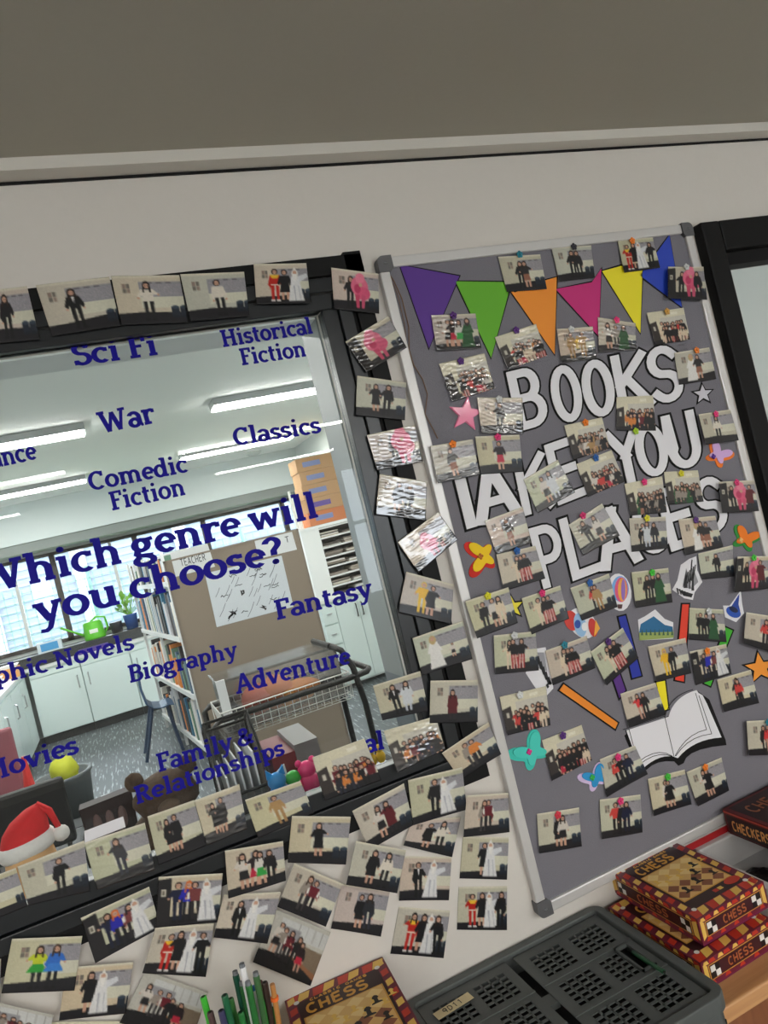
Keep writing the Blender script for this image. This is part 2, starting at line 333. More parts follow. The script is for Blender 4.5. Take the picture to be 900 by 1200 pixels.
# ------------------------------------------------------------------ stroke lettering
def arc(cx, cy, rx, ry, a0, a1, n=12):
    return [(cx+rx*math.cos(math.radians(a0+(a1-a0)*i/n)), cy+ry*math.sin(math.radians(a0+(a1-a0)*i/n))) for i in range(n+1)]
def sr(x, y, l=.17, r=None): r = l if r is None else r; return ('s', [(x-l, y), (x+r, y)])
B_, X_, T_ = .055, .645, .945
def stem(x, y0, y1): return ('v', [(x, y0), (x, y1)])
SLAB = {
 'A': (.86, [('t', [(.14,.04),(.43,1)]), ('v', [(.43,1),(.74,.04)]), ('h', [(.24,.34),(.62,.34)]), sr(.13,B_,.13,.14), sr(.74,B_,.15,.13)]),
 'B': (.72, [stem(.2,0,1), ('h', [(.04,T_),(.4,T_)]+arc(.4,.74,.2,.205,90,-90)+[(.2,.535)]), ('h', [(.2,.535)]+arc(.42,.295,.23,.24,90,-90)+[(.04,B_)])]),
 'C': (.76, [('c', arc(.41,.5,.32,.44,48,312,18)), ('t', [(.64,.7),(.64,.97)])]),
 'F': (.66, [stem(.2,0,1), ('h', [(.04,T_),(.62,T_)]), ('t', [(.59,1),(.59,.72)]), ('h', [(.2,.52),(.5,.52)]), sr(.2,B_,.16,.2)]),
 'G': (.82, [('c', arc(.41,.5,.32,.44,48,340,18)), ('t', [(.64,.7),(.64,.97)]), stem(.66,.08,.42), sr(.66,.42,.2,.1)]),
 'H': (.9, [stem(.2,0,1), stem(.7,0,1), ('h', [(.2,.52),(.7,.52)]), sr(.2,B_), sr(.2,T_), sr(.7,B_), sr(.7,T_)]),
 'M': (1.08, [('t', [(.2,0),(.2,1)]), stem(.88,0,1), ('v', [(.22,.96),(.54,.2)]), ('t', [(.54,.2),(.86,.96)]), sr(.2,B_), sr(.16,T_,.12,.1), sr(.88,B_), sr(.92,T_,.1,.12)]),
 'N': (.92, [('t', [(.2,0),(.2,1)]), ('t', [(.72,0),(.72,1)]), ('v', [(.22,.95),(.7,.05)]), sr(.2,B_), sr(.14,T_,.1,.1), sr(.72,T_)]),
 'R': (.8, [stem(.2,0,1), ('h', [(.04,T_),(.4,T_)]+arc(.4,.735,.21,.21,90,-90)+[(.2,.525)]), ('v', [(.4,.52),(.64,.06)]), sr(.2,B_,.16,.17), sr(.68,B_,.08,.12)]),
 'S': (.64, [('c', arc(.32,.73,.21,.215,20,270,12)+arc(.32,.285,.235,.23,90,-160,12)[1:]), ('t', [(.5,.76),(.5,.97)]), ('t', [(.11,.24),(.11,.03)])]),
 'W': (1.22, [('v', [(.16,.95),(.38,.03)]), ('t', [(.38,.03),(.61,.9)]), ('v', [(.61,.9),(.84,.03)]), ('t', [(.84,.03),(1.06,.95)]), sr(.15,T_,.15,.17), sr(1.07,T_,.17,.13)]),
 'a': (.62, [('c', [(.1,.54)]+arc(.28,.44,.21,.22,140,0,8)+[(.49,.05)]), ('c', arc(.27,.2,.19,.17,20,380,14)), sr(.52,B_,.02,.1)]),
 'c': (.58, [('c', arc(.33,.35,.24,.3,50,310,14)), ('t', [(.49,.5),(.49,.68)])]),
 'd': (.72, [('c', arc(.3,.35,.22,.3,0,360,18)), stem(.53,0,1.05), sr(.5,1.0,.15,.03), sr(.56,B_,.03,.13)]),
 'e': (.6, [('h', [(.1,.37),(.54,.37)]), ('c', arc(.32,.36,.22,.29,4,312,16))]),
 'g': (.64, [('c', arc(.28,.46,.18,.19,0,360,16)), ('c', [(.17,.3),(.12,.16),(.2,.09),(.44,.06)]+arc(.3,-.1,.24,.15,60,-240,14)), ('h', [(.4,.62),(.62,.64)])]),
 'h': (.76, [stem(.18,0,1.05), sr(.15,1.0,.13,.03), sr(.18,B_,.14,.14), ('c', [(.2,.5)]+arc(.37,.42,.2,.22,130,0,8)+[(.57,0)]), sr(.57,B_,.13,.14)]),
 'i': (.4, [stem(.2,0,.7), sr(.17,X_,.13,.03), sr(.2,B_,.15,.15), ('o', arc(.2,.93,.03,.03,0,360,8))]),
 'l': (.4, [stem(.2,0,1.05), sr(.17,1.0,.13,.03), sr(.2,B_,.15,.15)]),
 'm': (1.12, [stem(.18,0,.7), sr(.15,X_,.13,.03), sr(.18,B_,.14,.14), ('c', [(.2,.5)]+arc(.36,.42,.19,.22,130,0,8)+[(.55,0)]), sr(.55,B_,.12,.12), ('c', [(.57,.5)]+arc(.73,.42,.19,.22,130,0,8)+[(.92,0)]), sr(.92,B_,.12,.14)]),
 'n': (.76, [stem(.18,0,.7), sr(.15,X_,.13,.03), sr(.18,B_,.14,.14), ('c', [(.2,.5)]+arc(.37,.42,.2,.22,130,0,8)+[(.57,0)]), sr(.57,B_,.13,.14)]),
 'o': (.66, [('c', arc(.33,.35,.24,.3,0,360,20))]),
 'p': (.7, [stem(.18,-.32,.7), sr(.15,X_,.13,.03), sr(.18,-.27,.14,.16), ('c', arc(.39,.35,.21,.3,0,360,18))]),
 'r': (.56, [stem(.18,0,.7), sr(.15,X_,.13,.03), sr(.18,B_,.14,.18), ('c', [(.2,.46)]+arc(.4,.44,.2,.2,150,70,6)), ('t', [(.5,.5),(.5,.68)])]),
 's': (.52, [('c', arc(.26,.5,.16,.145,25,270,9)+arc(.26,.2,.18,.15,90,-155,9)[1:]), ('t', [(.41,.52),(.41,.68)]), ('t', [(.1,.17),(.1,.03)])]),
 't': (.46, [('c', [(.2,.9),(.2,.2)]+arc(.33,.18,.13,.13,180,290,6)), ('h', [(.05,X_),(.42,X_)])]),
 'u': (.76, [('c', [(.18,.68)]+arc(.37,.28,.19,.23,180,320,8)), stem(.56,0,.7), sr(.14,X_,.11,.05), sr(.53,X_,.11,.03), sr(.6,B_,.04,.13)]),
 'v': (.68, [('v', [(.12,.66),(.34,.03)]), ('t', [(.34,.03),(.56,.66)]), sr(.12,X_,.13,.14), sr(.57,X_,.13,.12)]),
 'w': (1.0, [('v', [(.12,.66),(.3,.03)]), ('t', [(.3,.03),(.5,.64)]), ('v', [(.5,.64),(.7,.03)]), ('t', [(.7,.03),(.88,.66)]), sr(.12,X_,.12,.14), sr(.89,X_,.13,.11)]),
 'y': (.68, [('v', [(.12,.66),(.35,.06)]), ('t', [(.57,.66),(.3,-.18),(.2,-.26),(.06,-.24)]), sr(.12,X_,.13,.14), sr(.57,X_,.13,.12)]),
 '?': (.56, [('c', arc(.26,.76,.19,.19,170,-40,10)+[(.28,.5),(.27,.32)]), ('o', arc(.27,.07,.035,.035,0,360,8))]),
 '&': (.9, [('c', [(.78,.05),(.24,.66)]+arc(.36,.8,.15,.15,200,-30,8)+[(.22,.46)]+arc(.34,.26,.24,.22,130,300,8)+[(.66,.3),(.72,.5)]), sr(.72,.5,.12,.12)]),
 ' ': (.28, []),
}
PEN = {'v': (.088, .07), 's': (.06, .057), 'h': (.08, .06), 't': (.062, .055), 'c': (.085, .062), 'o': (.06, .06)}
SANS = {
 'A': [[(.08,0),(.5,1)],[(.5,1),(.92,0)],[(.22,.3),(.78,.3)]],
 'B': [[(.12,0),(.12,1)], [(.12,1)]+arc(.5,.76,.3,.24,90,-90,10)+[(.12,.52)], [(.12,.52)]+arc(.5,.26,.38,.26,90,-90,10)+[(.12,0)]],
 'C': [arc(.55,.5,.45,.5,50,310,20)], 'D': [[(.12,0),(.12,1)], [(.12,1)]+arc(.4,.5,.5,.5,90,-90,14)+[(.12,0)]],
 'E': [[(.12,0),(.12,1)],[(.12,1),(.88,1)],[(.12,.52),(.78,.52)],[(.12,0),(.9,0)]],
 'G': [arc(.55,.5,.45,.5,50,350,20)+[(.6,.45)]],
 'H': [[(.12,0),(.12,1)],[(.88,0),(.88,1)],[(.12,.5),(.88,.5)]], 'I': [[(.5,0),(.5,1)]],
 'K': [[(.12,0),(.12,1)],[(.9,1),(.16,.45)],[(.36,.6),(.92,0)]], 'L': [[(.12,1),(.12,0),(.9,0)]],
 'M': [[(.08,0),(.08,1),(.5,.2),(.92,1),(.92,0)]], 'N': [[(.1,0),(.1,1),(.9,0),(.9,1)]], 'J': [[(.7,1),(.7,.2)]+arc(.42,.22,.28,.22,0,-160,8)],
 'O': [arc(.5,.5,.48,.5,0,360,28)], 'P': [[(.12,0),(.12,1)], [(.12,1)]+arc(.5,.72,.4,.28,90,-90,10)+[(.12,.44)]],
 'R': [[(.12,0),(.12,1)], [(.12,1)]+arc(.5,.74,.36,.26,90,-90,10)+[(.12,.48)], [(.45,.48),(.92,0)]],
 'S': [arc(.5,.75,.4,.25,25,270,12)+arc(.5,.25,.42,.25,90,-155,12)[1:]],
 'T': [[(.02,1),(.98,1)],[(.5,1),(.5,0)]], 'U': [[(.08,1),(.08,.35)]+arc(.5,.35,.42,.35,180,360,14)+[(.92,1)]],
 'Y': [[(.04,1),(.5,.48)],[(.96,1),(.5,.48)],[(.5,.5),(.5,0)]], '9': [arc(.5,.7,.38,.3,-20,340,14), [(.88,.7),(.7,0)]], '1': [[(.3,.8),(.55,1),(.55,0)]], '2': [arc(.5,.72,.4,.28,170,-40,8)+[(.1,0),(.9,0)]],
}
MICRO = 0
def stroke(mb, mp, pts, hx, hy, th, m, ext=0, side=None):
    """a ribbon along pts (2-D), mapped by mp(x, y, depth) and given thickness th"""
    closed = len(pts) > 3 and abs(pts[0][0]-pts[-1][0])+abs(pts[0][1]-pts[-1][1]) < 1e-6
    P = [Vector((p[0], p[1])) for p in pts]
    if closed: P = P[:-1]
    global MICRO
    MICRO = (MICRO+1) % 12; th = th+MICRO*4e-5
    n = len(P); L = []; R = []
    if ext and not closed:
        d = (P[0]-P[1]).normalized(); P[0] = P[0]+Vector((d.x*hx, d.y*hy))*ext
        d = (P[-1]-P[-2]).normalized(); P[-1] = P[-1]+Vector((d.x*hx, d.y*hy))*ext
    for i in range(n):
        a = P[i]-P[i-1] if (i or closed) else P[1]-P[0]
        c = P[(i+1) % n]-P[i] if (i < n-1 or closed) else P[-1]-P[-2]
        # normals in pen space
        def nr(v):
            v = Vector((v.x/hx, v.y/hy)); v.normalize(); return Vector((-v.y, v.x))
        na, nc = nr(a), nr(c); k = na+nc
        if k.length < .3: k = na
        else: k = k.normalized()/max(.5, math.sqrt(max(.02, (1+na.dot(nc))/2)))
        o = Vector((k.x*hx, k.y*hy)); L.append(P[i]+o); R.append(P[i]-o)
    vs = [mp(p.x, p.y, th) for p in L]+[mp(p.x, p.y, th) for p in R]+[mp(p.x, p.y, 0) for p in L]+[mp(p.x, p.y, 0) for p in R]
    fs = []; sd = []
    for i in range(n if closed else n-1):
        j = (i+1) % n
        fs.append((i, i+n, j+n, j)); sd += [(i, j, j+2*n, i+2*n), (n+i, 3*n+i, 3*n+j, n+j)]
    if not closed: sd += [(0, 2*n, 3*n, n), (n-1, 2*n-1, 4*n-1, 3*n-1)]
    mb.add(vs, fs, m); mb.add(vs, sd, side or m)
def sans_text(mb, fr, text, w, h, m, th=.0004, hx=.1, hy=.07, gap=.25, lift=0):
    """sans lettering in frame fr=(origin, ex, ey, n): text runs along ex within width w, cap height h"""
    n = len(text); cw = w/(n+gap*(n-1)); k = 0
    for ch in text:
        if ch != ' ':
            ox = k*cw*(1+gap)
            mp = lambda x, y, d: fr[0]+fr[1]*(ox+x*cw)+fr[2]*(y*h)+fr[3]*(d+lift)
            for s in SANS[ch]: stroke(mb, mp, s, hx, hy, th, m, 0)
        k += 1
def poly(mb, fr, pts, m, lift, th=.0002):
    """a flat piece laid on a frame's surface"""
    P = [fr[0]+fr[1]*x+fr[2]*y+fr[3]*lift for x, y in pts]
    mb.prism(P, fr[3]*th, m)
# words stuck on the pane
VIN = 'blue vinyl genre words on the pane'
def vinyl(name, label, lines):
    """lines: (text, baseline start px, baseline end px, cap height px)"""
    a0 = at(*lines[0][1]); root = empty(name, (a0.x, 0, a0.z), label, 'lettering', VIN)
    for text, p0, p1, cap in lines:
        a = at(*p0); c = at(*p1); ex = (c-a); L = ex.length; ex.normalize(); ez = Vector((-ex.z, 0, ex.x))
        mid = ((p0[0]+p1[0])/2, (p0[1]+p1[1])/2); H = (at(mid[0]+.24*0, mid[1])-at(mid[0]-.24*cap, mid[1]-cap)).length
        adv = sum(SLAB[ch][0] for ch in text); sx = L/adv; x = 0; words_ = []; mb = MB()
        wd = ''
        for ch in text+' ':
            if ch == ' ':
                if mb.v: mb.build('word', root)
                mb = MB(); x += SLAB[' '][0]; continue
            for kind, pts in SLAB[ch][1]:
                hx, hy = PEN[kind]; hx *= .62/.62
                mp = lambda u, v, d: a+ex*((x+u)*sx)+ez*(v*H)+Vector((0, .0078-d, 0))
                stroke(mb, mp, pts, hx*1.16, hy*1.14, .0004, M['vinyl blue'], .0)
            x += SLAB[ch][0]
    return root
vinyl('window_lettering', 'blue vinyl words Sci Fi at the top of the pane', [('Sci Fi', (87,428), (187,414), 25)])
vinyl('window_lettering', 'blue vinyl words Historical Fiction in the pane top right corner', [('Historical', (262,405.5), (369,389), 19), ('Fiction', (284,427), (361,416), 19)])
vinyl('window_lettering', 'blue vinyl word War below Sci Fi', [('War', (119,508), (184,494), 25)])
vinyl('window_lettering', 'blue vinyl word Classics right of War', [('Classics', (276,522), (378,506), 20)])
vinyl('window_lettering', 'blue vinyl word Romance cut off by the photo left edge', [('Romance', (-66,560), (44,537), 22)])
vinyl('window_lettering', 'blue vinyl words Comedic Fiction above the large question', [('Comedic', (106,575), (222,552), 21), ('Fiction', (131,598), (219,579), 21)])
vinyl('window_lettering', 'large blue vinyl question Which genre will you choose?', [('Which genre will', (-26,699), (376,605), 32), ('you choose?', (43,733), (336,657), 32)])
vinyl('window_lettering', 'blue vinyl word Fantasy over the white pigeonholes', [('Fantasy', (325,727), (439,699), 22)])
vinyl('window_lettering', 'blue vinyl words Graphic Novels over the far white cabinets', [('Graphic Novels', (-62,818), (158,761), 20)])
vinyl('window_lettering', 'blue vinyl word Biography beside the far bookshelf', [('Biography', (152,801), (280,770), 19)])
vinyl('window_lettering', 'blue vinyl word Adventure over the clear tub', [('Adventure', (278,814), (413,778), 21)])
vinyl('window_lettering', 'blue vinyl word Movies at the pane lower left', [('Movies', (-20,920), (93,883), 22)])
vinyl('window_lettering', 'blue vinyl words Family & Relationships above the lower photo row', [('Family &', (186,906), (300,871), 20), ('Relationships', (160,944), (335,885), 19)])
vinyl('window_lettering', 'blue vinyl letters al beside two class photos', [('al', (430,884), (453,878), 21)])
# ------------------------------------------------------------------ pinboard
BX0, BX1, BZ0, BZ1 = .689, 1.6, .791, 2.286
pb = empty('pinboard', (1.15, 0, BZ0), 'tall grey felt pinboard in an aluminium frame', 'pinboard')
MB().box((BX0+.02, -.011, BZ0+.02), (BX1-.02, -.001, BZ1-.02), M['felt']).build('felt_panel', pb)
for a, c in (((BX0, -.018, BZ0+.03), (BX0+.024, 0, BZ1-.03)), ((BX1-.024, -.018, BZ0+.03), (BX1, 0, BZ1-.03)), ((BX0+.03, -.018, BZ1-.024), (BX1-.03, 0, BZ1)), ((BX0+.03, -.018, BZ0), (BX1-.03, 0, BZ0+.024))):
    mb = MB().box(a, c, M['aluminium'])
    mb.build('frame_rail', pb, bevel=.003)
def rounded(cx, cz, sx, sz, L, r):
    """corner cap outline: rounded on the outside"""
    P = [(cx, cz+sz*L), (cx+sx*(L-r), cz+sz*L)]
    return P
for cx, cz, sx, sz in ((BX0, BZ1, 1, -1), (BX1, BZ1, -1, -1), (BX0, BZ0, 1, 1), (BX1, BZ0, -1, 1)):
    L = .036; pts = [(0, L), (0, .014)]+[(.014-.014*math.cos(q), .014-.014*math.sin(q)) for q in (.4, .8, 1.2)]+[(.014, 0), (L, 0), (L, .028), (.028, L)]
    P = [Vector((cx-sx*.002+sx*u, 0, cz-sz*.002+sz*v)) for u, v in pts]
    mb = MB().prism(P, (0, -.022, 0), M['corner grey'])
    mb.lathe((cx+sx*.016, -.0235, cz+sz*.016), [(.004, 0), (.004, .001)], M['steel'], 8)
    mb.build('corner_cap', pb)
BF = -.0112                                       # felt face
def wframe(px, py, Y): return at(px, py, Y)
def cut(name, label, cat, group, polys, base, th=.0012, parent=None):
    """flat cut-out on the board; polys = [(px points, material, layer)]"""
    mb = MB()
    for pts, m, k in polys:
        P = [at(x, y, 0) for x, y in pts]
        for p in P: p.y = base-k*th
        mb.prism(P, (0, -th, 0), m)
    o = mb.build(name, parent)
    if label: tag(o, label, cat, group)
    return o
# bunting
BUN = 'paper bunting flags on the board'
for nm, rgb, pts in (('purple', (86,44,140), [(466,313),(535.5,326),(500,410)]), ('green', (98,176,32), [(531,332),(592,333),(592.5,347),(572.5,421)]),
        ('orange', (240,146,38), [(593,340),(600,345),(635,331),(649,327),(646.5,417)]), ('magenta', (198,34,118), [(648,341),(690,333),(701,317),(698,396)]),
        ('yellow', (240,226,30), [(702,320),(724,314),(749,318),(746.5,392)]), ('blue', (26,62,180), [(780.5,278),(746,325),(795,362)])):
    cx = sum(p[0] for p in pts)/len(pts); cy = sum(p[1] for p in pts)/len(pts)
    big = []
    for x, y in pts:
        d = math.hypot(x-cx, y-cy); big.append((x+(x-cx)/d*2.2, y+(y-cy)/d*2.2))
    cut('bunting_flag', nm+' triangular paper bunting flag edged in black', 'bunting', BUN, [(big, M['black card'], 0), (pts, flat(rgb, .6), 1)], BF, .0008)
mb = MB(); tw = [(453,316),(462,330),(471,350),(479,383),(479.5,410),(485,428),(495,444),(501,462),(498,485),(507,502),(513,514)]
mb.tube([at(x, y, -.0145) for x, y in tw], .0012, mat('twine', (120, 92, 68), .9), 6)
mb.tube([at(x, y, -.0145) for x, y in [(453,316),(466,345),(474,380),(477,410),(484,430)]], .0008, mat('twine', (120, 92, 68), .9), 6)
tag(mb.build('twine'), 'thin brown twine hanging from the board top left corner', 'string')
# white letters on the board
LET = 'white paper letters BOOKS TAKE YOU PLACES'
def blet(ch, tl, bl, br, desc):
    A, B0, R = at(*tl), at(*bl), at(*br); ex = R-B0; ey = A-B0
    hx, hy = .14, .068
    xs = [p[0] for g in SANS[ch] for p in g]; ys = [p[1] for g in SANS[ch] for p in g]; a0, a1, c0, c1 = min(xs), max(xs), min(ys), max(ys)
    if ch in 'KAY': hx = .13
    H0, V0 = hx, hy; fx = lambda x: H0*.9+(x-a0)/(a1-a0)*(1-1.8*H0); fy = lambda y: V0+(y-c0)/(c1-c0)*(1-2*V0)
    mb = MB()
    m1 = lambda x, y, d: B0+ex*fx(x)+ey*fy(y)+Vector((0, BF-.0004-d, 0))
    m2 = lambda x, y, d: B0+ex*fx(x)+ey*fy(y)+Vector((0, BF-.0012-d, 0))
    hx, hy = hx/(1-1.8*hx)*(a1-a0), hy/(1-2*hy)*(c1-c0)
    for s in SANS[ch]: stroke(mb, m1, s, hx*1.45, hy*1.45, .0008, M['black'], 1 if ch not in 'O' else 0)
    for s in SANS[ch]: stroke(mb, m2, s, hx, hy, .0009, M['paper white'], .9)
    tag(mb.build('paper_letter'), desc, 'letter', LET)
for a in (('B',(590,438),(605,507),(641,497),'white paper letter B starting the word BOOKS'), ('O',(637,434),(650,500),(683,491),'white paper letter O after the B of BOOKS'),
  ('O',(673,428),(686,494),(721,484),'white paper letter O before the K of BOOKS'), ('K',(711,419),(724,487),(763,477),'white paper letter K of BOOKS behind a class photo'),
  ('S',(751,411),(764,477),(799,468),'white paper letter S ending the word BOOKS'), ('T',(509,549),(528,626),(572,613),'white paper letter T starting TAKE'),
  ('A',(541,546),(557,618),(608,603),'white paper letter A of TAKE'), ('K',(597,538),(611,606),(646,595),'white paper letter K of TAKE'),
  ('E',(634,523),(651,593),(684,580),'white paper letter E ending TAKE'), ('Y',(703,508),(717,573),(755,561),'white paper letter Y starting YOU'),
  ('O',(735,502),(748,563),(783,554),'white paper letter O of YOU'), ('U',(770,489),(784,554),(821,544),'white paper letter U ending YOU'),
  ('P',(616,620),(634,691),(665,681),'white paper letter P starting PLACES'), ('L',(651,609),(668,681),(702,668),'white paper letter L of PLACES'),
  ('A',(686,600),(702,671),(748,658),'white paper letter A of PLACES'), ('C',(731,588),(746,655),(782,643),'white paper letter C of PLACES mostly behind photos'),
  ('E',(763,576),(783,647),(818,635),'white paper letter E of PLACES'), ('S',(807,565),(818,630),(850,619),'white paper letter S ending PLACES')): blet(*a)
def grow(pts, d):
    cx = sum(p[0] for p in pts)/len(pts); cy = sum(p[1] for p in pts)/len(pts); n = len(pts); out = []
    ar = sum(pts[i][0]*pts[(i+1) % n][1]-pts[(i+1) % n][0]*pts[i][1] for i in range(n)); sg = 1 if ar > 0 else -1
    for i in range(n):
        a = Vector(pts[i])-Vector(pts[i-1]); c = Vector(pts[(i+1) % n])-Vector(pts[i]); a.normalize(); c.normalize()
        k = Vector((a.y, -a.x))+Vector((c.y, -c.x)); k = k.normalized()/max(.45, math.sqrt(max(.05, (1+a.dot(c))/2)))
        out.append((pts[i][0]+sg*k.x*d, pts[i][1]+sg*k.y*d))
    return out
def star_px(cx, cy, r, rot, inner=.42):
    return [(cx+(r if i % 2 == 0 else r*inner)*math.sin(rot+math.pi*i/5), cy-(r if i % 2 == 0 else r*inner)*math.cos(rot+math.pi*i/5)) for i in range(10)]
ST = 'star cut-outs on the board'
p = star_px(543,487,19,.1); cut('paper_star', 'glossy pink star pinned left of the word BOOKS', 'star', ST, [(grow(p, 1), flat((214,96,140), .3), 0), (p, mat('pink gloss', (236,120,160), .12, coat=.6), 1)], BF-.002)
p = star_px(819.5,463,11,-.1); cut('paper_star', 'small silver star with black edge right of BOOKS', 'star', ST, [(grow(p, 1.6), M['black card'], 0), (p, flat((206,204,214), .4), 1)], BF)
p = star_px(886,782,18,-.15); cut('paper_star', 'orange star with black edge at the board right side', 'star', ST, [(grow(p, 1.8), M['black card'], 0), (p, flat((240,150,44)), 1)], BF)
p = star_px(597,711,13,-.15); cut('paper_star', 'yellow star with black edge peeking out behind a photo', 'star', ST, [(grow(p, 1.8), M['black card'], 0), (p, flat((240,224,60)), 1)], BF)
# strips and cut-outs
SP = 'coloured paper book spines round the open book'
def strip(nm, rgb, pts, label): cut('paper_spine', label, 'paper strip', SP, [(grow(pts, 1.8), M['black card'], 0), (pts, flat(rgb), 1)], BF, .0008)
strip('orange', (236,138,28), [(657,801),(720,846),(717,853),(652,808)], 'orange paper spine lying diagonally at the lower board')
strip('navy', (22,44,160), [(721,723),(729,721),(747.5,791),(737,794)], 'dark blue paper spine beside the mountain picture')
strip('red', (224,60,34), [(795.5,708),(803,708),(797,798),(787,796)], 'red paper spine standing right of the mountain picture')
strip('green', (60,176,40), [(846,735),(854,738.5),(828,803),(821,800)], 'green paper spine tucked behind two photos')
strip('purple', (84,36,128), [(706,770),(714,765),(729,808),(722,817)], 'purple paper spine left of the open book')
strip('yellow', (244,228,24), [(765,799),(775,797),(779,830),(772,832)], 'yellow paper spine rising above the open book')
# open book
ob = empty('paper_open_book', at(790, 890, BF), 'white paper open book with black cover at the board bottom', 'paper book')
def sub(name, polys, base, th=.0008): return cut(name, None, None, None, polys, base, th, ob)
def bez(p0, p1, p2, n=8): return [((1-t)**2*p0[0]+2*t*(1-t)*p1[0]+t*t*p2[0], (1-t)**2*p0[1]+2*t*(1-t)*p1[1]+t*t*p2[1]) for t in [i/n for i in range(n+1)]]
sub('cover', [([(728,861),(733,857),(780,838),(812,808),(827,819),(846,866),(847,872)]+bez((847,872),(800,876),(797,893),5)+[(791,896),(786,891)]+bez((786,891),(760,888),(748,908),5), M['black card'], 0)], BF)
rp = bez((779,840),(785,815),(812,808))+[(814,811),(819,814),(824,824),(841,863)]+bez((841,863),(808,865),(790,887))
lp = [(730,855),(779,839),(790,887)]+bez((790,887),(770,879),(747,901))
sub('right_page', [(rp, M['paper white'], 0)], BF-.0008); sub('left_page', [(lp, M['paper white'], 0)], BF-.0008)
mb = MB()
def line_px(mb, pts, r, base, m):
    mb.tube([at(x, y, base) for x, y in pts], r, m, 5)
for l in ([(779,840),(790,887)], [(815,812),(828,855)]+bez((828,855),(804,860),(791,886),5), [(819,815),(834,860)]+bez((834,860),(806,863),(792,886),5), [(737,854),(748,896)]+bez((748,893),(770,875),(788,886),5), [(733,855),(747,899)], bez((748,897),(770,878),(789,887),5), bez((779,840),(785,815),(812,808)), [(730,855),(779,839)]):
    line_px(mb, l, .0008, BF-.0019, M['black'])
mb.build('page_line', ob)
def cutout(name, label, cat, polys): cut(name, label, cat, 'picture cut-outs on the board', polys, BF, .0006)
PW = M['paper white']
ell = lambda cx, cy, rx, ry, rot=0, n=18: [(cx+rx*math.cos(2*math.pi*i/n)*math.cos(rot)-ry*math.sin(2*math.pi*i/n)*math.sin(rot), cy+rx*math.cos(2*math.pi*i/n)*math.sin(rot)+ry*math.sin(2*math.pi*i/n)*math.cos(rot)) for i in range(n)]
cutout('paper_mountain', 'blue mountain picture with snowy white top', 'paper picture', [([(744,726),(752,722),(764,714),(775,725),(785,729),(785,748),(746,750)], PW, 0), ([(745,742),(747,731),(762,722),(775,732),(784,734),(785,742)], flat((30,104,150)), 1), ([(745,750),(745,741),(785,740),(785,747)], flat((150,168,90)), 2)]+[([(x,744),(x+1.2,737),(x+2.4,744)], flat((60,96,70)), 3) for x in range(747,783,5)])
cutout('paper_hat', 'blue wizard hat picture with white edge', 'paper picture', [(grow([(863,695),(864,708),(866,718),(858,727),(847,722),(845,711),(852,711)], 1.5), PW, 0), ([(862,696),(861,708),(863,716),(853,717),(847,713),(853,710)], flat((24,60,150)), 1), (ell(855,717,9,6,.5), flat((30,78,176)), 2), (ell(855,714,5.5,3,.5), flat((20,30,70)), 3)])
cutout('paper_balloon', 'hot air balloon picture in rainbow stripes on white paper', 'paper picture', [(ell(722,694,14,22,-.12), PW, 0), (ell(723,690,10,15,.0), flat((120,170,226)), 1), (ell(724,691,7.5,14.5), flat((226,90,130)), 2), (ell(725,691,5,13.5), flat((240,170,70)), 3), (ell(726,691,2.4,12.5), flat((150,110,190)), 4), ([(719,708),(725,708),(724,713),(720,713)], flat((90,60,60)), 5)])
cutout('paper_rocket', 'red and white rocket picture with round blue windows', 'paper picture', [(grow(ell(679,730,18,13,.9), 1.5), PW, 0), (ell(666,727,8,12,-.3), flat((206,60,50)), 1), (ell(676,732,7,14,-.2), flat((150,190,226)), 2), (ell(673,731,3.5,5), flat((40,80,170)), 3), (ell(681,734,3.5,5), flat((240,240,240)), 4), (ell(691,735,5,11,-.2), flat((200,52,46)), 2), ([(694,726),(699,736),(692,746)], flat((240,170,60)), 3)])
bk = flat((40,40,44)); gy = flat((150,150,156))
cutout('paper_ship', 'black and white sailing ship picture on white paper', 'paper picture', [([(804,655),(812,652),(813,668),(819,682),(810,694),(808,703),(798,701),(784,691),(790,680),(794,662)], PW, 0), ([(790,690),(798,693),(808,696),(806,700),(797,698)], bk, 1), ([(796,688),(800,666),(806,690)], gy, 1), ([(806,690),(808,664),(814,682)], gy, 1), ([(797,689),(800,668),(801,689)], bk, 2), ([(806,692),(808,664),(809,692)], bk, 2), ([(803,690),(806,656),(807,656),(804,690)], bk, 3)]+[([(796+k*2.2,686-k*1.5),(799+k*2.2,672-k*2),(799.8+k*2.2,672-k*2),(797+k*2.2,687-k*1.5)], bk, 4) for k in range(6)]+[([(788+k*3,689+k*1.2),(789.5+k*3,689+k*1.2),(791+k*3,696+k*.8),(790+k*3,696+k*.8)], bk, 4) for k in range(6)])
cutout('paper_drawing', 'black and white pen drawing behind two photos', 'paper picture', [([(622,760),(636,758),(644,790),(645,806),(634,818),(622,802),(613,788)], PW, 0), ([(625,764),(634,764),(638,786),(626,782)], gy, 1)]+[([(624+k*3,770+k*6),(628+k*3,768+k*6),(630+k*3,776+k*6),(627+k*3,778+k*6)], bk, 2) for k in range(5)]+[([(633+k*3,806-k*4),(635+k*3,804-k*4),(637+k*3,808-k*4),(635+k*3,810-k*4)], bk, 2) for k in range(4)])
cutout('paper_scrap', 'cream paper scrap at the board right edge', 'paper picture', [([(896,829),(900,826),(908,829),(907,837),(899,836)], flat((226,214,188)), 0)])
